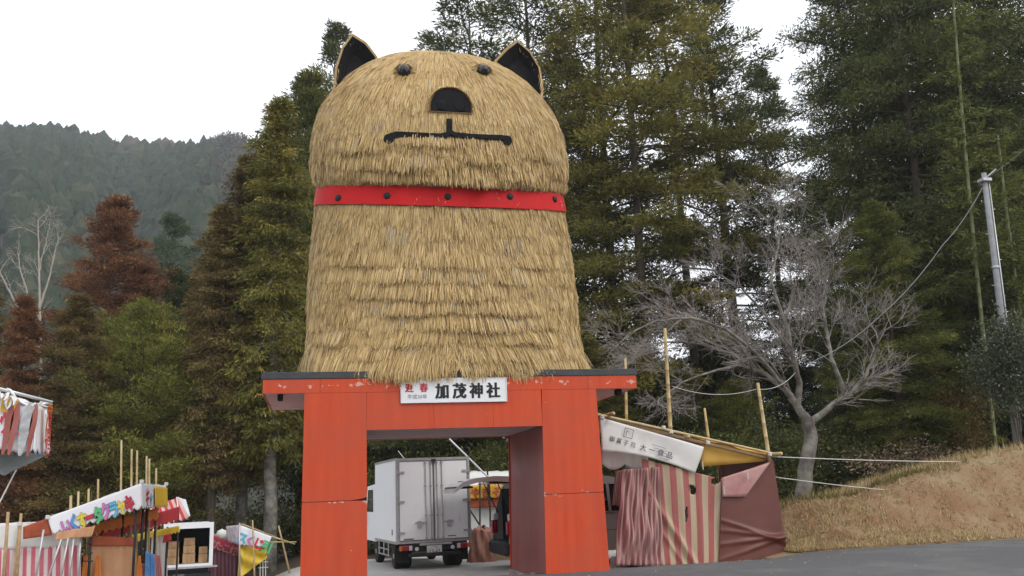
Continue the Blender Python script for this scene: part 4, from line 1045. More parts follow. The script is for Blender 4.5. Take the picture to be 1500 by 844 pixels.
        for y in (1.3, 1.9, 2.55): rl.tube([(s*.84, y, .26), (s*.84, y, .6)], .018, 6)
        rl.build('side_guard', M['steel'], t, local=True)
    pl = MB().box((-.02, -.075, .44), (.36, .012, .19), bev=.004).build('number_plate', M['plate'], t, local=True)
    text_mb('13-43', .12, (-.02, -.083, .365), (1,0,0), (0,0,1), bold=.01, align='CENTER').build('plate_lettering', M['print_grey'], pl, local=True)
    text_mb('502', .05, (.02, -.083, .475), (1,0,0), (0,0,1), align='CENTER').build('plate_lettering', M['print_grey'], pl, local=True)
    # cab
    cb = MB(); prof = [(2.98, .55), (4.62, .55), (4.66, 1.05), (4.45, 1.35), (4.2, 1.98), (3.05, 2.02), (2.98, 1.9)]
    cb.prism([(-.86, y, z) for y, z in prof], (1.72, 0, 0)); cab = cb.build('cab', M['truck_white'], t, local=True)
    for s in (-1, 1):
        MB().add([(s*.864, 3.3, 1.3), (s*.864, 4.3, 1.3), (s*.864, 4.1, 1.88), (s*.864, 3.3, 1.88)], [(0,1,2,3)]).build('side_window', M['glass'], cab, local=True)
        m = MB().tube([(s*.87, 4.3, 1.25), (s*1.02, 4.25, 1.25)], .015, 6).box((s*1.06, 4.22, 1.2), (.13, .07, .3), bev=.02); m.build('wing_mirror', M['dark_metal'], cab, local=True)
        MB().tube([(s*.87, 4.3, 1.62), (s*1.03, 4.25, 1.62), (s*1.04, 4.25, 1.36)], .012, 6).build('mirror_arm', M['steel'], cab, local=True)
    MB().tube([(.0, 2.9, z1), (-.25, 2.9, z1 + .32)], .012, 6).build('aerial', M['steel'], cab, local=True)
box_truck()

def minivan():
    r = P(746, 800, 19.75); z0 = float(gz(r[0], 19.75)) - .02
    yaw = math.radians(1.5)
    t = thing('minivan', 'grey metallic minivan with its tailgate raised behind the gate pillar', 'minivan', (r[0], 19.75, z0), rotz=yaw)
    W, H = 1.7, 1.98                      # local: rear at x=0, length along +x, near flank at y=0, far flank y=W
    prof = [(.0, .34), (.0, .62), (.04, .95), (.1, 1.3), (.22, 1.78), (.34, 1.93), (.6, 1.98), (2.4, 1.98), (3.0, 1.86), (3.75, 1.28), (4.35, 1.12), (4.5, .8), (4.52, .34)]
    def sect(dy, k): return [(x, dy, .34 + (z - .34)) for x, z in prof]
    b = MB(); n = len(prof)
    def ring(y, top):                   # tumblehome: upper body leans in
        return [(x, y + (top if z > 1.15 else 0)*(z - 1.15)/.8, z) for x, z in prof]
    rings = [ring(.02, .14), ring(.0, .14), ring(W, -.14), ring(W - .02, -.14)]
    # open rear: build flanks, roof and front as a shell
    vs = ring(0, .14) + ring(W, -.14); fs = [tuple(range(n)), tuple(reversed(range(n, 2*n)))]
    for i in range(n-1):
        if i in (1, 2, 3): continue                        # the tailgate opening
        fs.append((i, i+n, i+1+n, i+1))
    b.add(vs, fs); body = b.build('body', M['car_grey'], t, local=True)
    def flank(poly, name, mt, d=.006, parent=None):
        for s in (0, 1):
            pts = []
            for x, z in poly:
                lean = (.14*(z - 1.15)/.8 if z > 1.15 else 0); y = lean - d if s == 0 else W - lean + d
                pts.append((x, y, z))
            MB().add(pts, [tuple(range(len(pts)))]).build(name, mt, parent or body, local=True)
    flank([(.24, 1.2), (1.3, 1.2), (1.3, 1.8), (.42, 1.8)], 'side_window', M['glass'])
    flank([(1.36, 1.2), (2.35, 1.2), (2.35, 1.8), (1.36, 1.8)], 'side_window', M['glass'])
    flank([(2.42, 1.2), (3.5, 1.2), (3.0, 1.7), (2.85, 1.78), (2.42, 1.8)], 'side_window', M['glass'])
    flank([(.16, 1.14), (3.6, 1.14), (3.6, 1.17), (.16, 1.17)], 'belt_trim', M['chrome'], .01)
    flank([(.05, .78), (4.3, .78), (4.3, .79), (.05, .79)], 'body_crease', M['dark_metal'], .004)
    MB().tube([(.5, .2, 2.03), (2.3, .2, 2.03)], .022, 8).box((.5, .2, 2.0), (.06, .04, .05)).box((2.3, .2, 2.0), (.06, .04, .05)).build('roof_rail', M['chrome'], body, local=True)
    MB().tube([(.5, W-.2, 2.03), (2.3, W-.2, 2.03)], .022, 8).box((.5, W-.2, 2.0), (.06, .04, .05)).box((2.3, W-.2, 2.0), (.06, .04, .05)).build('roof_rail', M['chrome'], body, local=True)
    # dark cabin behind the opening
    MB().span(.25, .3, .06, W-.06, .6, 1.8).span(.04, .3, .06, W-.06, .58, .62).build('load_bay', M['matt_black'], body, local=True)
    jm = MB(); 
    for y in (.0, W):
        sg = 1 if y == 0 else -1
        for (x0, z0_, x1, z1_) in ((.0, .62, .04, .95), (.04, .95, .1, 1.3), (.1, 1.3, .22, 1.78), (.22, 1.78, .34, 1.93)):
            l0 = .14*max(0, z0_-1.15)/.8; l1 = .14*max(0, z1_-1.15)/.8
            jm.add([(x0+.01, y + sg*(l0+.015), z0_), (x0+.0, y + sg*(l0+.13), z0_), (x1+.0, y + sg*(l1+.13), z1_), (x1+.01, y + sg*(l1+.015), z1_)], [(0,1,2,3)])
    jm.build('opening_trim', M['dark_metal'], body, local=True)
    MB().span(-.1, .14, -.012, W+.012, .33, .63, bev=.05).build('rear_bumper', M['dark_metal'], t, local=True)
    for s, y in ((-1, .0), (1, W)):
        l = MB().box((.035, y - s*.06, .92), (.14, .15, .3), bev=.02).build('tail_lamp', M['tail_red'], t, local=True)
        MB().box((.075, y - s*.06, 1.15), (.14, .14, .16), bev=.02).build('reverse_lamp', M['lamp_clear'], l, local=True)
    for x in (.85, 3.6):
        for y, s in ((.1, -1), (W-.1, 1)):
            o = MB().lathe([(.2, -.1), (.31, -.1), (.325, -.07), (.325, .07), (.31, .1), (.2, .1)], (x, y, .325), (0, 1, 0), 24).build('wheel', M['tyre'], t, local=True)
            MB().lathe([(.205, 0), (.19, -.02), (.06, -.05), (.0001, -.03)], (x, y + s*.09, .325), (0, s, 0), 20).build('rim', M['steel'], o, local=True)
    # raised tailgate, hinged at the roof edge
    hx, hz = .34, 1.93; Lg = 1.5
    crv = [(0, 0), (.25, .07), (.6, .09), (1.0, .06), (1.3, -.02), (Lg, -.16)]
    g = MB(); vs = []
    for d, h in crv:
        for y, k in ((.1, 0), (W-.1, 0)): vs += [(hx - d, y, hz + h + .045), (hx - d, y, hz + h - .085*(1 - .45*d/Lg))]
    fs = []
    for i in range(len(crv)-1):
        a = i*4; c = a+4; fs += [(a, c, c+2, a+2), (a+1, a+3, c+3, c+1), (a, a+1, c+1, c), (a+2, c+2, c+3, a+3)]
    e = (len(crv)-1)*4; fs += [(0, 2, 3, 1), (e, e+1, e+3, e+2)]
    tg = g.add(vs, fs).build('tailgate', M['car_grey'], t, local=True)
    MB().box((hx - .42, W/2, hz - .02), (.55, W-.45, .03), ax=None).build('rear_window', M['glass'], tg, local=True)
    MB().box((hx - 1.28, W/2, hz - .09), (.42, W-.3, .05), bev=.02).build('inner_trim', M['dark_metal'], tg, local=True)
    MB().box((hx - 1.1, W/2, hz + .045), (.3, .5, .02)).build('plate_garnish', M['dark_metal'], tg, local=True)
    for y in (.13, W-.13):
        MB().tube([(hx - .55, y, hz + .02), (.12, y, 1.25)], .014, 6).build('gas_strut', M['dark_metal'], tg, local=True)
minivan()

# ------------------------------------------------------------------ stalls
def lerp4(bl, br, tr, tl, u, v):
    return (np.asarray(bl)*(1-u)*(1-v) + np.asarray(br)*u*(1-v) + np.asarray(tr)*u*v + np.asarray(tl)*(1-u)*v)
def cloth(name, quad, mt, parent, nu=30, nv=16, fold=0.0, nf=6, sag=0.0, scallop=0.0, ns=10, fn=None, hole=None, **props):
    """quad: bottom left, bottom right, top right, top left (world)"""
    bl, br, tr, tl = [np.asarray(q, float) for q in quad]
    nrm = unit(np.cross(br - bl, tl - bl)); 
    def f(u, v):
        p = lerp4(bl, br, tr, tl, u, v)
        p = p + nrm*fold*(1 - .35*v)*(math.sin(u*nf*6.283 + 1.3*math.sin(u*9)) + .4*math.sin(u*nf*2.7*6.283 + 1 + v*2))
        p = p + V(0, 0, -sag*math.sin(math.pi*u)*(1-v))
        if scallop: p = p + V(0, 0, scallop*(1-v)**3*(1 - abs(math.sin(u*math.pi*ns))) )
        if fn is not None: p = p + fn(u, v)*nrm
        return p
    return grid_mesh(name, f, nu, nv, mt, parent, hole, thick=.006, **props)
def pole(parent, a, b, r, mt='bamboo', name='bamboo_pole', knots=True):
    a = np.asarray(a, float); b = np.asarray(b, float); L = np.linalg.norm(b - a); n = max(2, int(L/.28)) if knots else 1
    pts, rs = [], []
    for i in range(n + 1):
        f = i/n; p = a*(1-f) + b*f; rr = r*(1 - .25*f)
        if knots and 0 < i < n:
            e = (b - a)/L*.012; pts += [p - e, p, p + e]; rs += [rr, rr*1.2, rr]
        else: pts.append(p); rs.append(rr)
    return MB().tube(pts, rs, 7).build(name, M[mt], parent, smooth=True)
def lash(parent, p, r=.04): 
    return MB().lathe([(r, -.04), (r*1.25, -.02), (r*1.1, 0), (r*1.3, .02), (r, .04)], p, (.1, .2, 1), 10).build('rope_lashing', M['rope'], parent)

def right_stall():
    Y = 17.95
    base = P(980, 830, Y); g0 = float(gz(7.5, Y)); 
    t = thing('festival_stall', 'shabby stall with torn striped curtain and brown tarpaulin beside the gate', 'stall', (7.6, Y, g0))
    T0, T1 = P(872, 606, Y), P(1136, 667, Y)
    dy = V(0, 2.9, 0)
    # roof frame: front and back rafters, purlins, ochre sheet
    pole(t, T0 + V(-.4, -.02, .08), T1 + V(.1, -.02, 0), .035); pole(t, T0 + V(0, .06, -.07), T1 + V(-.1, .06, -.07), .045, 'timber', 'rafter', False)
    pole(t, T0 + dy, T1 + dy, .04); pole(t, T1 + V(-.05, -.35, .02), T1 + dy + V(-.05, .3, .02), .04); pole(t, T0 + V(.3, -.3, -.03), T0 + dy + V(.3, .3, -.03), .04)
    mid = (T0 + T1)/2; pole(t, mid + V(0, -.1, -.05), mid + dy, .035)
    cloth('roof_sheet', [T0 + V(0, .1, .03), T1 + V(0, .1, -.02), T1 + dy + V(0, 0, -.02), T0 + dy + V(0, 0, .03)], M['roof_orange'], t, 24, 16, .02, 3)
    cloth('roof_valance', [P(1026, 684, Y + .14), P(1122, 676, Y + .14), P(1124, 662, Y + .14), P(1026, 640, Y + .14)], M['roof_orange'], t, 14, 4, .01, 2)
    # banner
    q = [P(881, 661, Y - .08), P(1019, 693, Y - .08), P(1031, 655, Y - .08), P(879, 611, Y - .08)]
    bn = cloth('banner', q, M['canvas'], t, 40, 12, .008, 1.5, fn=lambda u, v: .02*math.sin(u*5 + v*4), sag=-.1)
    ux = unit(q[2] - q[3]); uz = unit(np.cross(V(0, -1, 0), ux)); uz = uz if uz[2] > 0 else -uz
    ny = np.cross(ux, uz)
    o = q[3]*.88 + q[2]*.12 - uz*.42 + V(0, -.045, 0)
    for k, ch in enumerate('御菓子司'): text_mb(ch, .12, o + ux*.155*k, ux, uz, bold=.004, lift=0).build('letter', M['print_black'], bn)
    for k, ch in enumerate('大一食品'): text_mb(ch, .15, o + ux*(.68 + .2*k) + uz*-.01, ux, uz, bold=.004, lift=0).build('letter', M['print_black'], bn)
    sq = MB(); c = q[3]*.72 + q[2]*.28 - uz*.17 + V(0, -.045, 0)
    for du, dv, w, h in ((0, .09, .2, .012), (0, -.09, .2, .012), (-.095, 0, .012, .18), (.095, 0, .012, .18), (-.045, 0, .012, .13), (-.02, .03, .07, .01)):
        sq.box(c + ux*du + uz*dv, (w, .004, h), ax=[ux, ny, uz])
    sq.build('printed_seal', M['print_grey'], bn)
    for k in range(5):
        ls = MB().box(q[3]*.42 + q[2]*.58 - uz*(.26 + .055*k) + ux*.04*k + V(0, -.045, 0), (.32 - .03*k, .004, .009), ax=[ux, ny, uz]); ls.build('small_print', M['print_grey'], bn)
    # curtains
    q = [P(958, 829, Y), P(1054, 826, Y), P(1057, 702, Y), P(940, 672, Y)]
    def tear(u, v):
        return ((u - .62)/.05)**2 + ((v - .80)/.055)**2 < 1 or ((u - .52)/.025)**2 + ((v - .52 - (u-.52)*1.5)/.07)**2 < 1 or (((u - .93)/.06)**2 + ((v - .965 - (u - .93)*.5)/.04)**2 < 1)
    cloth('striped_curtain', q, M['stripe_old'], t, 70, 60, .018, 3, fn=lambda u, v: .09*math.exp(-((v - (.72 - 1.15*u))/.06)**2)*(u < .75)*(v < .75) + .05*math.exp(-((v - (.5 - 1.1*u))/.04)**2) + .02*math.sin(9*u + 5*v), hole=tear)
    q = [P(900, 828, Y - .12), P(972, 829, Y - .12), P(966, 684, Y - .02), P(912, 688, Y - .02)]
    cloth('gathered_drape', q, M['stripe_drape'], t, 110, 36, .024, 5, fn=lambda u, v: .16*math.exp(-((v - .3)/.16)**2)*math.sin(math.pi*u) + .02*math.sin(u*52 + 5*math.sin(v*3.1) + 4*u*v) + .014*math.sin(u*83 - v*9) + .03*math.sin(u*17 + v*11))
    q = [P(896, 740, Y + .5), P(930, 745, Y + .5), P(925, 686, Y + .3), P(902, 690, Y + .3)]
    cloth('inner_drape', q, M['stripe_drape'], t, 20, 12, .03, 3)
    q = [P(882, 688, Y + .45), P(948, 690, Y + .45), P(950, 655, Y + .45), P(880, 655, Y + .45)]
    cloth('cream_valance', q, M['canvas'], t, 20, 6, .02, 3, scallop=.12, ns=2)
    # brown tarpaulin end wall with a faded plastic flap
    q = [P(1052, 827, Y - .03), P(1154, 816, Y - .25), P(1132, 674, Y - .05), P(1057, 703, Y - .02)]
    def fan(u, v):
        s_ = 0
        for c0, k, a in ((.52, -.38, .05), (.40, -.22, .045), (.23, -.02, .06), (.05, .16, .045)): s_ += a*math.exp(-((v - (c0 + k*u))/.022)**2)
        return s_*(.4 + .6*u) + .02*math.sin(5*u + 2*v)
    cloth('brown_tarpaulin', q, M['tarp_brown'], t, 60, 70, .006, 1, fn=fan)
    a, b_, c_, d_ = P(1058, 728, Y - .1), P(1092, 728, Y - .14), P(1129, 677, Y - .1), P(1057, 700, Y - .06)
    cloth('plastic_flap', [a, b_, c_, d_], M['tarp_pink'], t, 14, 8, .01, 1.5)
    for px, py in ((1060, 712), (1095, 690), (1029, 676)): MB().tube([P(px, py, Y - .16), P(px + 1, py + 12, Y - .16)], .012, 6).build('tie_cord', M['rope'], t)
    # far end and back walls
    cloth('brown_tarpaulin', [T1 + V(.05, .1, -2.05), T1 + dy + V(.05, 0, -2.05), T1 + dy + V(0, 0, -.05), T1 + V(0, .1, -.05)], M['tarp_brown'], t, 20, 20, .02, 2)
    # posts
    for x, y in ((T1[0] - .1, Y + .05), (T1[0] - .1, Y + 2.7), (T0[0] + .25, Y + 2.7), (mid[0], Y + .12)):
        zt = np.interp(x, [T0[0], T1[0]], [T0[2], T1[2]]); pole(t, (x, y, g0 - .1), (x, y, zt), .035, 'timber', 'post', False)
    for (x0, y0, x1, y1, D) in ((983, 634, 974, 481, Y + .12), (918, 615, 916, 525, Y + 1.2), (1040, 646, 1032, 598, Y + 1.6), (1128, 668, 1110, 561, Y)):
        pole(t, P(x0, y0 + 12, D), P(x1, y1, D), .045 if x0 in (983, 1128) else .035)
    for px, py in ((983, 633), (1128, 666), (1037, 649), (972, 627), (882, 612)): lash(t, P(px, py, Y - .05))
    for (px, py, bx2, bz2) in ((915, 845, .5, .25), (935, 846, .7, .22)):
        p = P(px, 828, Y + .4); MB().box((p[0], p[1], g0 + bz2/2), (bx2, .4, bz2), bev=.03).build('weight_block', M['concrete'], t)
right_stall()

# ropes from the stall to the bank: two things
M['wire'] = mat('grey_wire', (.22,.22,.22), None, 9, .6)
def rope(label, pts, r=.014, sag=.06, mt='rope'):
    pts = [np.asarray(p, float) for p in pts]; out = []
    for a, b in zip(pts[:-1], pts[1:]):
        for i in range(14):
            f = i/14; out.append(a*(1-f) + b*f - V(0, 0, sag*4*f*(1-f)))
    out.append(pts[-1])
    o = MB().tube(out, r, 6).build('rope' if mt == 'rope' else 'wire', M[mt], None, smooth=True)
    tag(o, label, mt)
rope('upper white rope stretched from the stall corner to the grassy bank top', [P(1131, 669, 17.95), P(1440, 676.5, 20.2)], .011, .03)
rope('lower white rope running from the brown tarpaulin into the bank', [P(1136, 699, 17.95), P(1312, 719, 19.9)], .010, .02)
rope('thin slack cord hung between the bamboo poles and the cherry bough', [P(985, 566, 18.1), P(1108, 570, 18.0), P(1165, 546, 22.6)], .007, .15)

# ---- left-hand stalls
def bubble_text(chars, cols, o, ux, uz, size, step, parent, rise=0.0, xs=1.0):
    for k, ch in enumerate(chars):
        p = np.asarray(o) + ux*step*k + uz*(rise*(1 if k % 2 else -1))
        text_mb(ch, size, p, ux, uz, bold=.075, lift=.0, xs=xs).build('letter_outline', M['print_'+cols[k]+'_dark'], parent)
        text_mb(ch, size, p + np.cross(ux, uz)*.006, ux, uz, bold=.045, lift=.0, xs=xs).build('letter', M['print_'+cols[k]], parent)
for nm, c in (('pink', (.62,.2,.5)), ('blue', (.1,.32,.7)), ('yellow', (.75,.6,.08)), ('crimson', (.6,.03,.06)), ('green', (.1,.5,.2)), ('sky', (.12,.45,.65)), ('amber', (.75,.4,.03))):
    M['print_'+nm] = mat('print_'+nm, c, None, 5, .5); M['print_'+nm+'_dark'] = mat('print_'+nm+'_dark', tuple(x*.45 for x in c), None, 5, .5)
M['banner_white'] = mat('banner_vinyl', (.74,.75,.8), (.8,.8,.82), 1.5, .5, dirt=(.6,.6,.62), dscale=1.5, damt=.4)

def scoop_stall():
    Y = 20.6; gx_, = (PX(150, Y),); g0 = float(gz(gx_, Y))
    t = thing('festival_stall', 'stall with white banner of rainbow bubble lettering and bamboo poles', 'stall', (gx_, Y, g0), 'stalls along the left side')
    tl, tr, br, bl = P(70, 758, Y), P(207, 708, Y), P(207, 746, Y), P(76, 784, Y)
    dy = V(0, 3.3, 0)
    bn = cloth('banner', [bl, br, tr, tl], M['banner_white'], t, 60, 10, .006, 2, scallop=.07, ns=12)
    ux = unit(tr - tl); uz = unit(np.cross(ux, V(0, 1, 0))); uz = uz if uz[2] > 0 else -uz
    L = np.linalg.norm(tr - tl)
    o = tl + ux*L*.10 - uz*.45 + V(0, -.03, 0)
    bubble_text('いくすータクラャキ', ['pink', 'blue', 'yellow', 'crimson', 'green', 'pink', 'sky', 'yellow', 'crimson'], o, ux, uz, .37, L*.0835, bn, .012, .55)
    ft = cloth('front_banner', [br, br + dy, tr + dy, tr], M['banner_white'], t, 40, 10, .01, 2, scallop=.07, ns=11)
    uy = V(0, 1, 0); n_ = np.cross(uy, V(0, 0, 1))
    text_mb('キ', .42, tr + uy*.45 - V(0, 0, .45) + n_*.03, uy, V(0, 0, 1), bold=.04).build('letter', M['print_crimson'], ft)
    text_mb('ャ', .36, tr + uy*.95 - V(0, 0, .44) + n_*.03, uy, V(0, 0, 1), bold=.04).build('letter', M['print_sky'], ft)
    cloth('yellow_panel', [br + uy*1.5 + n_*.03 + V(0, 0, .0), br + uy*3.3 + n_*.03, tr + uy*3.3 + n_*.03 - V(0, 0, .06), tr + uy*1.5 + n_*.03 - V(0, 0, .04)], mat('amber_print', (.72,.42,.03), (.75,.5,.06), 3, .5), ft, 20, 8, .01, 2, scallop=.07, ns=7)
    cloth('roof_sheet', [tl + V(0, .02, .0), tr + V(0, .02, .0), tr + dy, tl + dy], M['canvas'], t, 20, 10, .015, 2)
    cloth('under_sheet', [tl + V(.2, .05, -.12), tr + V(-.02, .05, -.12), tr + dy + V(-.02, 0, -.14), tl + dy + V(.2, 0, -.14)], M['tarp_rust'], t, 12, 8, .015, 2)
    cloth('brown_gusset', [P(34, 790, Y + .05), P(76, 784, Y + .05), P(72, 758, Y + .05), P(34, 772, Y + .05)], M['tarp_rust'], t, 10, 6, .01, 1)
    # inner valances, seen below the banner
    cloth('scalloped_valance', [P(120, 790, Y + .6), P(232, 762, Y + 2.6), P(232, 744, Y + 2.6), P(120, 772, Y + .6)], M['orange'], t, 40, 6, .015, 3, scallop=.1, ns=12)
    cloth('red_valance', [P(150, 792, Y + 1.2), P(262, 764, Y + 4.2), P(262, 742, Y + 4.2), P(150, 776, Y + 1.2)], M['cloth_red'], t, 40, 6, .015, 3, scallop=.09, ns=14)
    cloth('rolled_awning', [P(80, 792, Y - .1), P(135, 786, Y - .1), P(140, 770, Y - .05), P(82, 780, Y - .05)], M['tarp_tan'], t, 18, 6, .04, 3)
    # tarpaulin front, hung cloths
    cloth('tan_tarpaulin', [P(122, 862, Y + .45), P(201, 860, Y + .45), P(199, 792, Y + .45), P(132, 796, Y + .45)], M['tarp_tan'], t, 24, 20, .02, 2)
    cloth('rust_header', [P(128, 800, Y + .42), P(201, 800, Y + .42), P(195, 788, Y + .42), P(134, 784, Y + .42)], M['tarp_rust'], t, 16, 6, .015, 2)
    for (a, b_) in ((119, 131), (137, 149), (199, 209)):
        cloth('orange_cloth', [P(a - 1, 862, Y + .3), P(b_ + 1, 862, Y + .3), P(b_ - 3, 814, Y + .3), P(a + 4, 814, Y + .3)], M['orange'], t, 10, 12, .02, 1.5)
    cloth('blue_cloth', [P(211, 862, Y + .8), P(229, 862, Y + .8), P(226, 812, Y + .8), P(213, 808, Y + .8)], M['cloth_blue'], t, 12, 12, .04, 2)
    cloth('pink_cloth', [P(228, 862, Y + 1.0), P(240, 862, Y + 1.0), P(235, 814, Y + 1.0), P(226, 812, Y + 1.0)], M['stripe_red'], t, 10, 10, .03, 2)
    cloth('pink_cloth', [P(204, 862, Y + .9), P(213, 862, Y + .9), P(212, 826, Y + .9), P(207, 826, Y + .9)], M['stripe_red'], t, 10, 10, .03, 2)
    # posts
    for px, D in ((121, Y), (136, Y + .1), (150, Y + 1.2), (181, Y + 1.6), (200, Y + .1), (210, Y + .9), (216, Y + 2), (229, Y + 2.6)):
        a = P(px, HY(px), D)[0]; MB().tube([(a, D, g0 - .2), (a, D, P(px, 770 - (px - 121)*.35, D)[2])], .028, 8).build('post', M['dark_metal' if px not in (121,) else 'steel'], t, smooth=True)
    for py in (796, 810, 822): MB().tube([P(122, py, Y - .02), P(136, py, Y + .08)], .015, 6).build('cross_bar', M['dark_metal'], t)
    for (x0, y0, x1, y1) in ((90, 790, 62, 872), (100, 788, 84, 872), (108, 790, 98, 872), (64, 776, 48, 872)):
        MB().tube([P(x0, y0, Y - .25), P(x1, y1, Y - .25)], .022, 6).build('leaning_pole', M['steel'], t, smooth=True)
    # bamboo tops standing above the roof
    for (px, top, D) in ((105, 726, Y + 2.2), (116, 720, Y + 1), (131, 716, Y + 1.4), (145, 702, Y + 1.8), (179, 645, Y + 2.4), (194, 658, Y + 2.0), (202, 660, Y + 2.6), (216, 668, Y + 2.2), (220, 672, Y + 2.9), (230, 686, Y + 3.1)):
        x0 = P(px, HY(px), D)[0]; tp = P(px - 1, top, D); pole(t, (x0 + .05, D, g0), tp, .03 if px != 105 else .04)
    lash(t, tr + V(0, .05, .03)); lash(t, tr + dy + V(0, 0, .03)); lash(t, tl)
scoop_stall()

def back_row_stall():
    Y = 25.2; gx_ = PX(235, Y); g0 = float(gz(gx_, Y))
    t = thing('festival_stall', 'stall with red striped awning and yellow scalloped sign beyond the rainbow banner', 'stall', (gx_, Y, g0), 'stalls along the left side')
    cloth('striped_awning', [P(212, 778, Y), P(277, 760, Y), P(262, 728, Y + .5), P(206, 750, Y + .5)], M['stripe_red'], t, 30, 10, .02, 3, scallop=.05, ns=9)
    cloth('white_side', [P(262, 762, Y + .02), P(279, 756, Y + .4), P(272, 732, Y + .8), P(258, 728, Y + .5)], M['banner_white'], t, 10, 8, .01, 1)
    cloth('yellow_sign', [P(196, 796, Y - .3), P(264, 781, Y - .3), P(262, 770, Y - .3), P(194, 784, Y - .3)], M['tarp_yellow'], t, 40, 5, .012, 5, scallop=.08, ns=14)
    cloth('pale_side_wall', [P(214, 860, Y + .3), P(246, 858, Y + .3), P(244, 782, Y + .3), P(214, 786, Y + .3)], M['canvas'], t, 14, 14, .03, 3)
    for px in (205, 222, 246, 262):
        a = PX(px, Y); MB().tube([(a, Y + .1, g0), (a, Y + .1, P(px, 772, Y)[2])], .025, 8).build('post', M['dark_metal'], t)
    cloth('red_cloth', [P(238, 796, Y - .4), P(252, 792, Y - .4), P(250, 782, Y - .4), P(240, 784, Y - .4)], M['cloth_red'], t, 8, 6, .02, 2)
back_row_stall()

def white_canopy_stall():
    Y = 20.95; gx_ = PX(40, Y); g0 = float(gz(gx_, Y))
    t = thing('festival_stall', 'stall with plain white canopy above fresh red and white striped curtain', 'stall', (gx_, Y, g0), 'stalls along the left side')
    a = P(-90, 770, Y); b_ = P(122, 762, Y); c_ = P(120, 800, Y); d_ = P(-90, 806, Y)
    cloth('canopy_side', [d_, c_, b_, a], M['canvas'], t, 40, 8, .015, 3, sag=.02)
    e_ = P(64, 765, Y); cloth('canopy_roof', [a, e_, e_ + V(0, 2.4, -.25), a + V(0, 2.4, -.25)], M['canvas'], t, 30, 10, .015, 3)
    cloth('striped_curtain', [P(-95, 880, Y), P(118, 878, Y), P(119, 799, Y), P(-92, 806, Y)], M['stripe_new'], t, 120, 14, .02, 17)
    for px in (-85, 30):
        x = PX(px, Y); pole(t, (x, Y - .1, g0 - .3), (x + .02, Y - .1, P(px, 770, Y)[2]), .03, 'timber', 'post', False)
    for (px, top, w) in ((31, 752, .035), (12, 750, .04)):
        p0 = P(px - 8, 870, Y - .5); pole(t, p0, P(px, top, Y - .5), w, 'timber', 'wooden_pole', False)
    lash(t, P(29, 768, Y - .5), .04)
white_canopy_stall()

def near_awning():
    Y = 9.6; gx_ = PX(-20, Y); g0 = float(gz(gx_, Y))
    t = thing('festival_stall', 'near awning with orange and red picture banner and white paper fringe', 'stall', (gx_, Y, g0), 'stalls along the left side')
    A, B_, = P(-120, 548, Y), P(53, 594, Y); C_, D_ = P(47, 666, Y), P(-120, 656, Y)
    bn = cloth('banner', [D_, C_, B_, A], M['banner_white'], t, 40, 14, .012, 3, scallop=.05, ns=22)
    E_, F_ = P(69, 598, Y + .9), P(72.5, 667, Y + .9)
    sd = cloth('side_banner', [C_, F_, E_, B_], M['banner_white'], t, 16, 12, .01, 1, scallop=.05, ns=4)
    # printed skewers and lettering
    pm = mat('printed_meat', (.25,.05,.04), (.42,.16,.13), 5, .5, stretch=(1, 1, .3)); gm = mat('printed_grill', (.3,.3,.31), (.5,.5,.5), 18, .5)
    ux = unit(B_ - A)
    for px, w, m_ in ((11, 6, pm), (20, 6, pm), (36, 9, gm), (47, 5, pm), (-30, 8, pm), (-55, 8, pm)):
        p = P(px, 626 + px*.08, Y - .035); MB().prism([p + V(w*.0055*math.cos(a)*(1 + .2*math.sin(3*a)) + .1*math.sin(a)*.25, 0, .26*math.sin(a)) for a in np.linspace(0, 6.283, 19)[:-1]], (0, .004, 0)).build('printed_picture', m_, bn)
    for k, ch in enumerate('串焼'): text_mb(ch, .2, P(-2, 603 + k*26, Y - .03), ux, V(0, 0, 1), bold=.03).build('letter', M['print_crimson' if k else 'print_amber'], bn)
    us = unit(F_ - C_)
    for k, ch in enumerate('唐糖'): 
        q = C_*.6 + F_*.4 + V(0, 0, .26 - .25*k) + np.cross(us, V(0, 0, 1))*.05
        text_mb(ch, .3, q - us*.1, us, V(0, 0, 1), bold=.05).build('letter_outline', M['print_amber'], sd); text_mb(ch, .3, q - us*.1 + np.cross(us, V(0, 0, 1))*.006, us, V(0, 0, 1), bold=.0).build('letter', M['print_crimson'], sd)
    cloth('awning_underside', [P(-110, 720, Y + .2), P(18, 694, Y + .3), F_ + V(0, 0, .02), P(-110, 668, Y + .05)], M['awning_grey'], t, 24, 12, .02, 2, scallop=.06, ns=5)
    cloth('roof_sheet', [A, B_, E_ + V(0, .2, .02), A + V(0, 1.1, .05)], M['canvas'], t, 20, 8, .015, 2)
    # fringe of twisted paper strips along the top edge
    r = np.random.default_rng(4)
    for k in range(46):
        f = k/46; p = (A*(1-f) + B_*f) if k < 40 else (B_*(1 - (k-40)/6) + E_*((k-40)/6)); pts = [p + V(0, -.02, .02)]
        d = V(r.normal(0, .5), -.3 + r.normal(0, .2), r.normal(.1, .5))
        for j in range(3): d = unit(d + r.normal(0, .5, 3) + V(0, 0, -.25)); pts.append(pts[-1] + d*.045)
        MB().tube(pts, [.014, .016, .013, .006], 5).build('paper_fringe', M['sign_white'], t)
    pole(t, A + V(0, .1, .06), B_ + V(.12, .1, .04), .02, 'steel', 'ridge_bar', False)
    for px in (-70, 10):
        x = PX(px, Y + .9); MB().tube([(x - .6, Y + .9, g0), (x - .6, Y + .9, 2.5)], .025, 8).build('post', M['steel'], t)
    MB().tube([P(24, 688, Y + .25), P(-14, 762, Y + .1)], .007, 6).build('guy_string', M['rope'], t)
near_awning()

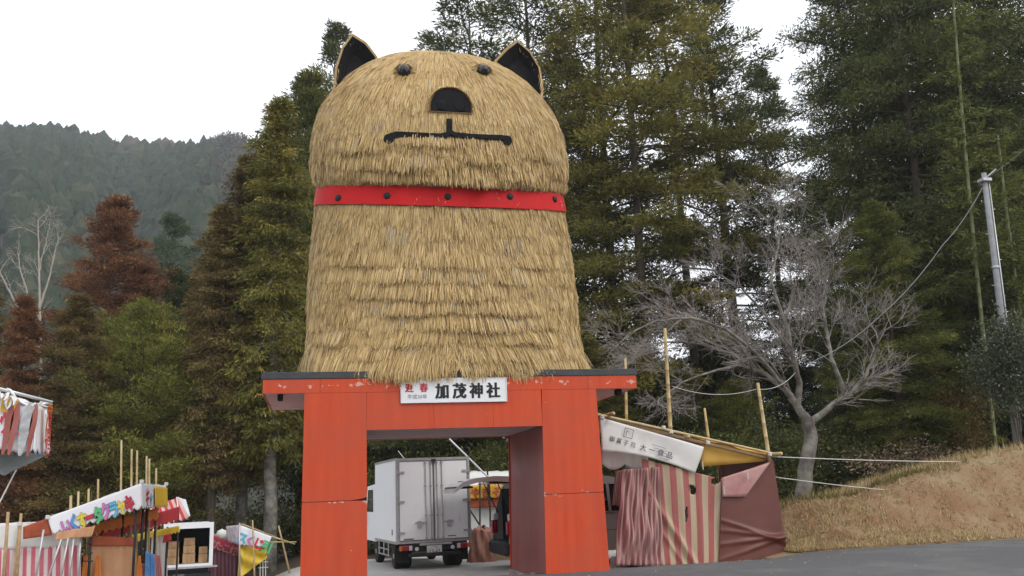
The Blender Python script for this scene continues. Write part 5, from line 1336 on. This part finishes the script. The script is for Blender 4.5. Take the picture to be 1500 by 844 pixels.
def open_truck():
    Y = 29.5; x0, x1 = P(240, 800, Y)[0], P(311, 800, Y)[0]; g0 = float(gz(x0, Y)); zt = P(275, 768, Y)[2]; zb = P(275, 829, Y)[2]
    t = thing('box_truck', 'white box truck with open cargo bay showing cardboard boxes behind the left stalls', 'truck', ((x0+x1)/2, Y, g0))
    w = .07; L = 3.0
    bd = MB().span(x0, x0+.03, Y+.0, Y+L, zb, zt).span(x1-.03, x1, Y, Y+L, zb, zt).span(x0+.03, x1-.03, Y+.0, Y+L, zt-.03, zt).span(x0+.03, x1-.03, Y+L-.03, Y+L, zb, zt-.03).span(x0+.03, x1-.03, Y, Y+L-.03, zb, zb+.04).build('cargo_box', M['truck_white'], t)
    f = MB()
    for a in ((x0-.02, x0+w+.02, zb-.03, zt+.03), (x1-w-.02, x1+.02, zb-.03, zt+.03), (x0+w+.02, x1-w-.02, zt-w-.06, zt+.03), (x0+w+.02, x1-w-.02, zb-.03, zb+.05)): f.span(a[0], a[1], Y-.05, Y+.04, a[2], a[3])
    f.build('rear_frame', M['banner_white'], bd)
    MB().span(x0+.035, x1-.035, Y+.7, Y+.72, zb+.05, zt-.04).build('bay_shade_sheet', M['matt_black'], bd)  # black sheet standing in for the shade deep in the bay
    MB().span(x0-.32, x0-.29, Y-.7, Y-.05, zb, zt-.05).build('open_door', M['truck_white'], t)
    MB().span(x0+.0, x1+.15, Y-.22, Y-.055, zb-.07, zb-.02).build('tail_lift', M['steel'], t)
    MB().span(x0+.1, x1-.1, Y, Y+4.2, zb-.4, zb-.06).build('chassis', M['dark_metal'], t)
    MB().span(x0+.02, x1-.02, Y-.06, Y+.02, zb-.38, zb-.2, bev=.02).build('rear_bumper', M['dark_metal'], t)
    MB().span(x0+.3, x0+.62, Y-.075, Y-.062, zb-.33, zb-.22).build('number_plate', M['print_grey'], t)
    for s, x in ((-1, x0+.2), (1, x1-.2)):
        for yy in (Y+.8, Y+3.8):
            o = MB().lathe([(.2, -.1), (.35, -.1), (.36, 0), (.35, .1), (.2, .1)], (x, yy, g0+.36), (1, 0, 0), 20).build('wheel', M['tyre'], t)
            MB().lathe([(.21, 0), (.1, .03), (.0001, .02)], (x + s*.09, yy, g0+.36), (s, 0, 0), 14).build('rim', M['steel'], o)
    MB().span(x0+.05, x1-.05, Y+L+.1, Y+4.6, zb-.1, zt-.35, bev=.12).build('cab', M['truck_white'], t)
    # boxes stacked inside: each its own thing
    r = random.Random(5); ang = math.radians(9); t.rotation_euler = (0, 0, ang); pv = Vector(((x0+x1)/2, Y, 0)); turn = Matrix.Translation(pv) @ Matrix.Rotation(ang, 4, 'Z') @ Matrix.Translation(-pv)
    for k, (dx, w_, hs, where) in enumerate(((.12, .34, (.22, .26, .2), 'beside the truck door edge'), (.56, .36, (.3, .24, .22), 'in mid truck bay'), (1.02, .26, (.26, .22), 'along the bare truck wall'))):
        z = zb + .045
        for j, h in enumerate(hs):
            b = MB().box((x0 + dx + w_/2, Y + .42 + r.random()*.06, z + h/2), (w_*(1 - .06*j), .4, h - .008), bev=.006).build('cardboard_box', M['card']); b.matrix_world = turn
            tag(b, 'cardboard box %s of the stack %s' % (['at the bottom', 'second from the bottom', 'third from the bottom'][j], where), 'box', 'boxes in the open truck')
            tp = MB().box((x0 + dx + w_/2, Y + .3 - .085, z + h/2), (.05, .004, h*.6)).build('packing_tape', M['tarp_tan'], b); z += h
open_truck()

def dusk_stall():
    Y = 31; gx_ = PX(328, Y); g0 = float(gz(gx_, Y))
    t = thing('festival_stall', 'small stall with crimson lettered valance and dusky striped curtain by the open truck', 'stall', (gx_, Y, g0), 'stalls along the left side')
    q = [P(303, 803, Y), P(349, 813, Y), P(351, 797, Y), P(303, 781, Y)]
    v = cloth('valance', q, mat('crimson_print', (.3,.02,.05), (.38,.04,.07), 3, .6), t, 30, 6, .01, 3, scallop=.06, ns=10)
    ux = unit(q[2] - q[3]); uz = unit(np.cross(ux, V(0, 1, 0))); uz = uz if uz[2] > 0 else -uz
    for k in range(4): text_mb('焼たこ焼'[k], .3, q[3] + ux*(.08 + .26*k) - uz*.36 + V(0, -.03, 0), ux, uz, bold=.02).build('letter', M['tarp_pink'], v)
    cloth('striped_curtain', [P(300, 862, Y + .1), P(350, 862, Y + .1), P(350, 806, Y + .1), P(300, 798, Y + .1)], M['stripe_dark'], t, 40, 12, .03, 5)
    cloth('roof_sheet', [P(303, 781, Y), P(351, 797, Y), P(348, 796, Y + 2.5), P(310, 780, Y + 2.5)], M['awning_grey'], t, 10, 6, .01, 2)
    for px in (303, 350): x = PX(px, Y); MB().tube([(x, Y + .1, g0), (x, Y + .1, P(px, 795, Y)[2])], .025, 8).build('post', M['dark_metal'], t)
    MB().lathe([(.0001, -.18), (.14, -.12), (.2, 0), (.14, .12), (.0001, .18)], P(325, 783, Y + .6), (0, 0, 1), 14).build('white_bundle', M['canvas'], t, smooth=True)
dusk_stall()

def yellow_stall():
    Y = 30.2; gx_ = PX(370, Y); g0 = float(gz(gx_, Y))
    t = thing('festival_stall', 'stall with yellow tarpaulin and pastel lettered banner beside the cedar trunks', 'stall', (gx_, Y, g0), 'stalls along the left side')
    q = [P(350, 799, Y), P(392, 803, Y), P(398, 786, Y), P(351, 769, Y)]
    bn = cloth('banner', q, M['banner_white'], t, 30, 8, .01, 2, scallop=.06, ns=8)
    ux = unit(q[2] - q[3]); uz = unit(np.cross(ux, V(0, 1, 0))); uz = uz if uz[2] > 0 else -uz
    for k in range(4): text_mb('スくじ引'[k], .36, q[3] + ux*(.06 + .27*k) - uz*.47 + V(0, -.03, 0), ux, uz, bold=.04).build('letter', M['print_' + ['sky', 'pink', 'crimson', 'green'][k]], bn)
    cloth('side_banner', [P(333, 794, Y + .9), P(350, 799, Y), P(350, 769, Y), P(331, 771, Y + .9)], mat('mauve_print', (.4,.3,.36), (.62,.56,.6), 5, .6), t, 10, 8, .01, 1, scallop=.05, ns=4)
    cloth('roof_sheet', [P(351, 768, Y), P(398, 785, Y), P(404, 786, Y + 2), P(356, 767, Y + 2)], M['timber'], t, 8, 6, .01, 1)
    cloth('yellow_tarpaulin', [P(348, 850, Y + .1), P(391, 817, Y + .1), P(391, 801, Y + .1), P(350, 799, Y + .1)], M['tarp_yellow'], t, 30, 20, .03, 2, fn=lambda u, v: .06*math.sin(10*(u + v)) )
    pole(t, P(373, 850, Y - .1), P(370, 762, Y - .1), .03); pole(t, P(398, 786, Y), P(432, 797, Y + .6), .03); pole(t, P(392, 794, Y), P(434, 794, Y + .6), .025)
    pole(t, P(428, 855, Y + .5), P(408, 770, Y + .7), .035, 'timber', 'leaning_branch', False); pole(t, P(351, 860, Y - .02), P(351, 766, Y - .02), .03, 'steel', 'post', False)
    for k in range(3): MB().tube([P(381 + 4*k, 850, Y + .3), P(381 + 4*k, 818, Y + .3)], .015, 6).build('fence_rail', M['canvas'], t)
    for py in (824, 832): MB().tube([P(378, py, Y + .3), P(393, py - 1, Y + .3)], .015, 6).build('fence_rail', M['canvas'], t)
    p = P(393, 832, Y + .2)
yellow_stall()

def white_tent():
    Y = 27.5; gx_ = PX(712, Y); g0 = float(gz(gx_, Y))
    t = thing('festival_stall', 'white tent stall with orange lettered valance seen through the gate beside the truck', 'stall', (gx_, Y, g0))
    cloth('tent_wall', [P(676, 832, Y + .4), P(760, 830, Y + .4), P(760, 740, Y + .4), P(676, 745, Y + .4)], M['canvas'], t, 24, 16, .04, 4)
    q = [P(668, 733, Y), P(760, 728, Y), P(760, 708, Y), P(668, 712, Y)]
    v = cloth('valance', q, M['print_amber'], t, 30, 6, .012, 4, scallop=.05, ns=12)
    for k in range(4): text_mb('やきそば'[k], .34, q[3] + V(.42 + .34*k, -.04, -.36), (1, 0, 0), (0, 0, 1), bold=.04).build('letter', M['tarp_rust'], v)
    cloth('rust_valance', [P(668, 746, Y + .1), P(760, 742, Y + .1), P(760, 728, Y + .1), P(668, 732, Y + .1)], M['tarp_rust'], t, 20, 5, .015, 3, scallop=.05, ns=9)
    cloth('roof_sheet', [q[3], q[2], P(745, 690, Y + 2.5), P(690, 690, Y + 2.5)], M['canvas'], t, 10, 8, .02, 2)
    for a, b_ in (((703, 800), (703, 705)), ((687, 745), (716, 790)), ((716, 740), (714, 690))): MB().tube([P(*a, Y - .15), P(*b_, Y - .15)], .028, 6).build('post', M['dark_metal'], t)
    MB().tube([P(658, 643, Y - .2), P(728, 712, Y - .2)], .03, 6).build('roof_pole', M['steel'], t)
    x = PX(716, Y); MB().tube([(x, Y - .1, g0), (x, Y - .1, 1.8)], .03, 6).build('post', M['dark_metal'], t)
white_tent()
def loose_items():
    Y = 22.9; p = P(707, 826, Y); g0 = float(gz(p[0], Y))
    def f(u, v):
        a = u*2*math.pi; rr = (.34 - .12*v + .05*math.sin(7*a + 6*v) + .03*math.sin(13*a + 3))*(1 if v < .95 else .4)
        return V(p[0] + rr*math.cos(a), Y + .7*rr*math.sin(a), g0 + v*.85 + .05*math.sin(2*a)*v)
    o = grid_mesh('tarpaulin_bundle', f, 60, 24, mat('bundled_brown_sheet', (.28,.11,.075), (.4,.2,.15), 3, .6), None)
    tag(o, 'crumpled brown sheet bundle standing on the ground between truck and minivan', 'bundle')
    t = thing('wooden_crate', 'low wooden crate beside the crumpled brown bundle', 'crate', (p[0] + .55, Y + .1, g0))
    for k in range(3): MB().box((p[0] + .55, Y - .12, g0 + .06 + k*.1), (.5, .015, .08)).build('slat', M['timber'], t); MB().box((p[0] + .55, Y + .32, g0 + .06 + k*.1), (.5, .015, .08)).build('slat', M['timber'], t)
    for sx in (-.24, .24): MB().box((p[0] + .55 + sx, Y + .1, g0 + .15), (.02, .42, .3)).build('end_board', M['timber'], t)
    q = P(733, 690, 21.5)
    o = MB().lathe([(.12, -.1), (.15, 0), (.13, .15), (.15, .2), (.1, .28), (.0001, .3)], q, (.1, 0, 1), 14)
loose_items()

# ------------------------------------------------------------------ utility pole
def utility_pole():
    D = 23.6; x = PX(1487, D); g0 = float(gz(x, D)); top = P(1441, 254, D); b = V(x, D, g0 - .1); b = P(1491, 662, D)*V(1, 1, 0) + V(0, 0, g0 - .1)
    t = thing('utility_pole', 'slim grey utility pole with bracket and meter box on the bank', 'pole', b)
    MB().tube([b, b*.5 + top*.5, top], [.115, .1, .08], 14).build('pole', M['concrete'], t, smooth=True)
    ax = unit(top - b)
    for k in range(9):
        p = b + ax*(2.2 + k*.85); s = 1 if k % 2 else -1; MB().tube([p, p + V(.24*s, -.03, 0)], .012, 6).build('climbing_step', M['steel'], t)
    MB().tube([b + ax*1.0 + V(.14, -.07, 0), top - ax*.3 + V(.11, -.05, 0)], .022, 8).build('conduit', M['steel'], t, smooth=True)
    MB().box(top - ax*.25, (.34, .3, .12), bev=.02).tube([top - ax*.2, top + V(.4, -.1, .12)], .025, 6).build('top_bracket', M['steel'], t)
    bx_ = MB().box(P(1477, 546, D - .3), (.42, .22, .62), bev=.03).build('meter_box', M['box_metal'], t)
    MB().box(P(1477, 538, D - .43), (.3, .02, .2), bev=.005).build('box_window', M['glass'], bx_)
    MB().box(P(1477, 556, D - .42), (.36, .015, .03)).build('box_hinge', M['dark_metal'], bx_)
    for z in (3.4, 6.2): MB().lathe([(.122, -.03), (.126, 0), (.122, .03)], b + ax*z, ax, 14).build('steel_band', M['steel'], t)
utility_pole()
rope('grey guy wire slanting down from the utility pole through the cypresses', [P(1439, 275, 23.6), P(1380, 360, 22.8), P(1290, 462, 22.2), P(1190, 530, 21.8)], .011, .12, 'wire')
rope('dark overhead wire leaving the utility pole top', [P(1443, 262, 23.6), P(1530, 190, 22.5), P(1640, 120, 21)], .008, .1, 'wire')

# ------------------------------------------------------------------ clods, stones and stalks on the bank
def clods():
    r = np.random.default_rng(19); m = MB()
    for i in range(200):
        x = r.uniform(9.8, 19); y = r.uniform(17.25, 20.0); s_ = r.uniform(.012, .04)*(1 if r.random() < .92 else 1.8); z = float(gz(x, y)) + .03 + .1*float(vnoise(np.array([x]), np.array([y]), 3)[0])
        pr = [(s_*.7*r.uniform(.8, 1.2), -s_*.5), (s_*r.uniform(.8, 1.2), 0), (s_*.6*r.uniform(.8, 1.2), s_*.5), (.0001, s_*.6)]
        m.lathe(pr, (x, y, z), (r.normal(0, .4), r.normal(0, .4), 1), 6)
    o = m.build('soil_clods', mat('soil_clod', (.24,.13,.07), (.36,.27,.18), 2.5, .95), None, kind='stuff')
    tag(o, 'small earth clods and stones scattered on the roadside bank', 'soil')
clods()
def litter():
    """fallen leaves and straw wisps on the road edge and yard"""
    r = np.random.default_rng(23); n = 900
    x = r.uniform(-6, 18, n); y = 16.9 - r.random(n)**2*4.5; z = gz(x, y) + .02
    a = r.uniform(0, 6.28, n); L = r.uniform(.02, .07, n); d = np.stack([np.cos(a)*L, np.sin(a)*L, r.uniform(0, .015, n)], 1); w = np.stack([-np.sin(a)*L*.25, np.cos(a)*L*.25, 0*a], 1)
    p = np.stack([x, y, z], 1); v = np.stack([p, p + d*.5 + w, p + d, p + d*.5 - w], 1).reshape(-1, 3)
    o = link_mesh('leaf_litter', np_mesh('leaf_litter', v, np.arange(4*n).reshape(n, 4), 4, {'rnd': np.repeat(r.uniform(.2, 1, n), 4)}), M['grass'], None, kind='stuff')
    tag(o, 'stray straw wisps and dry leaves along the road edge', 'litter')
litter()
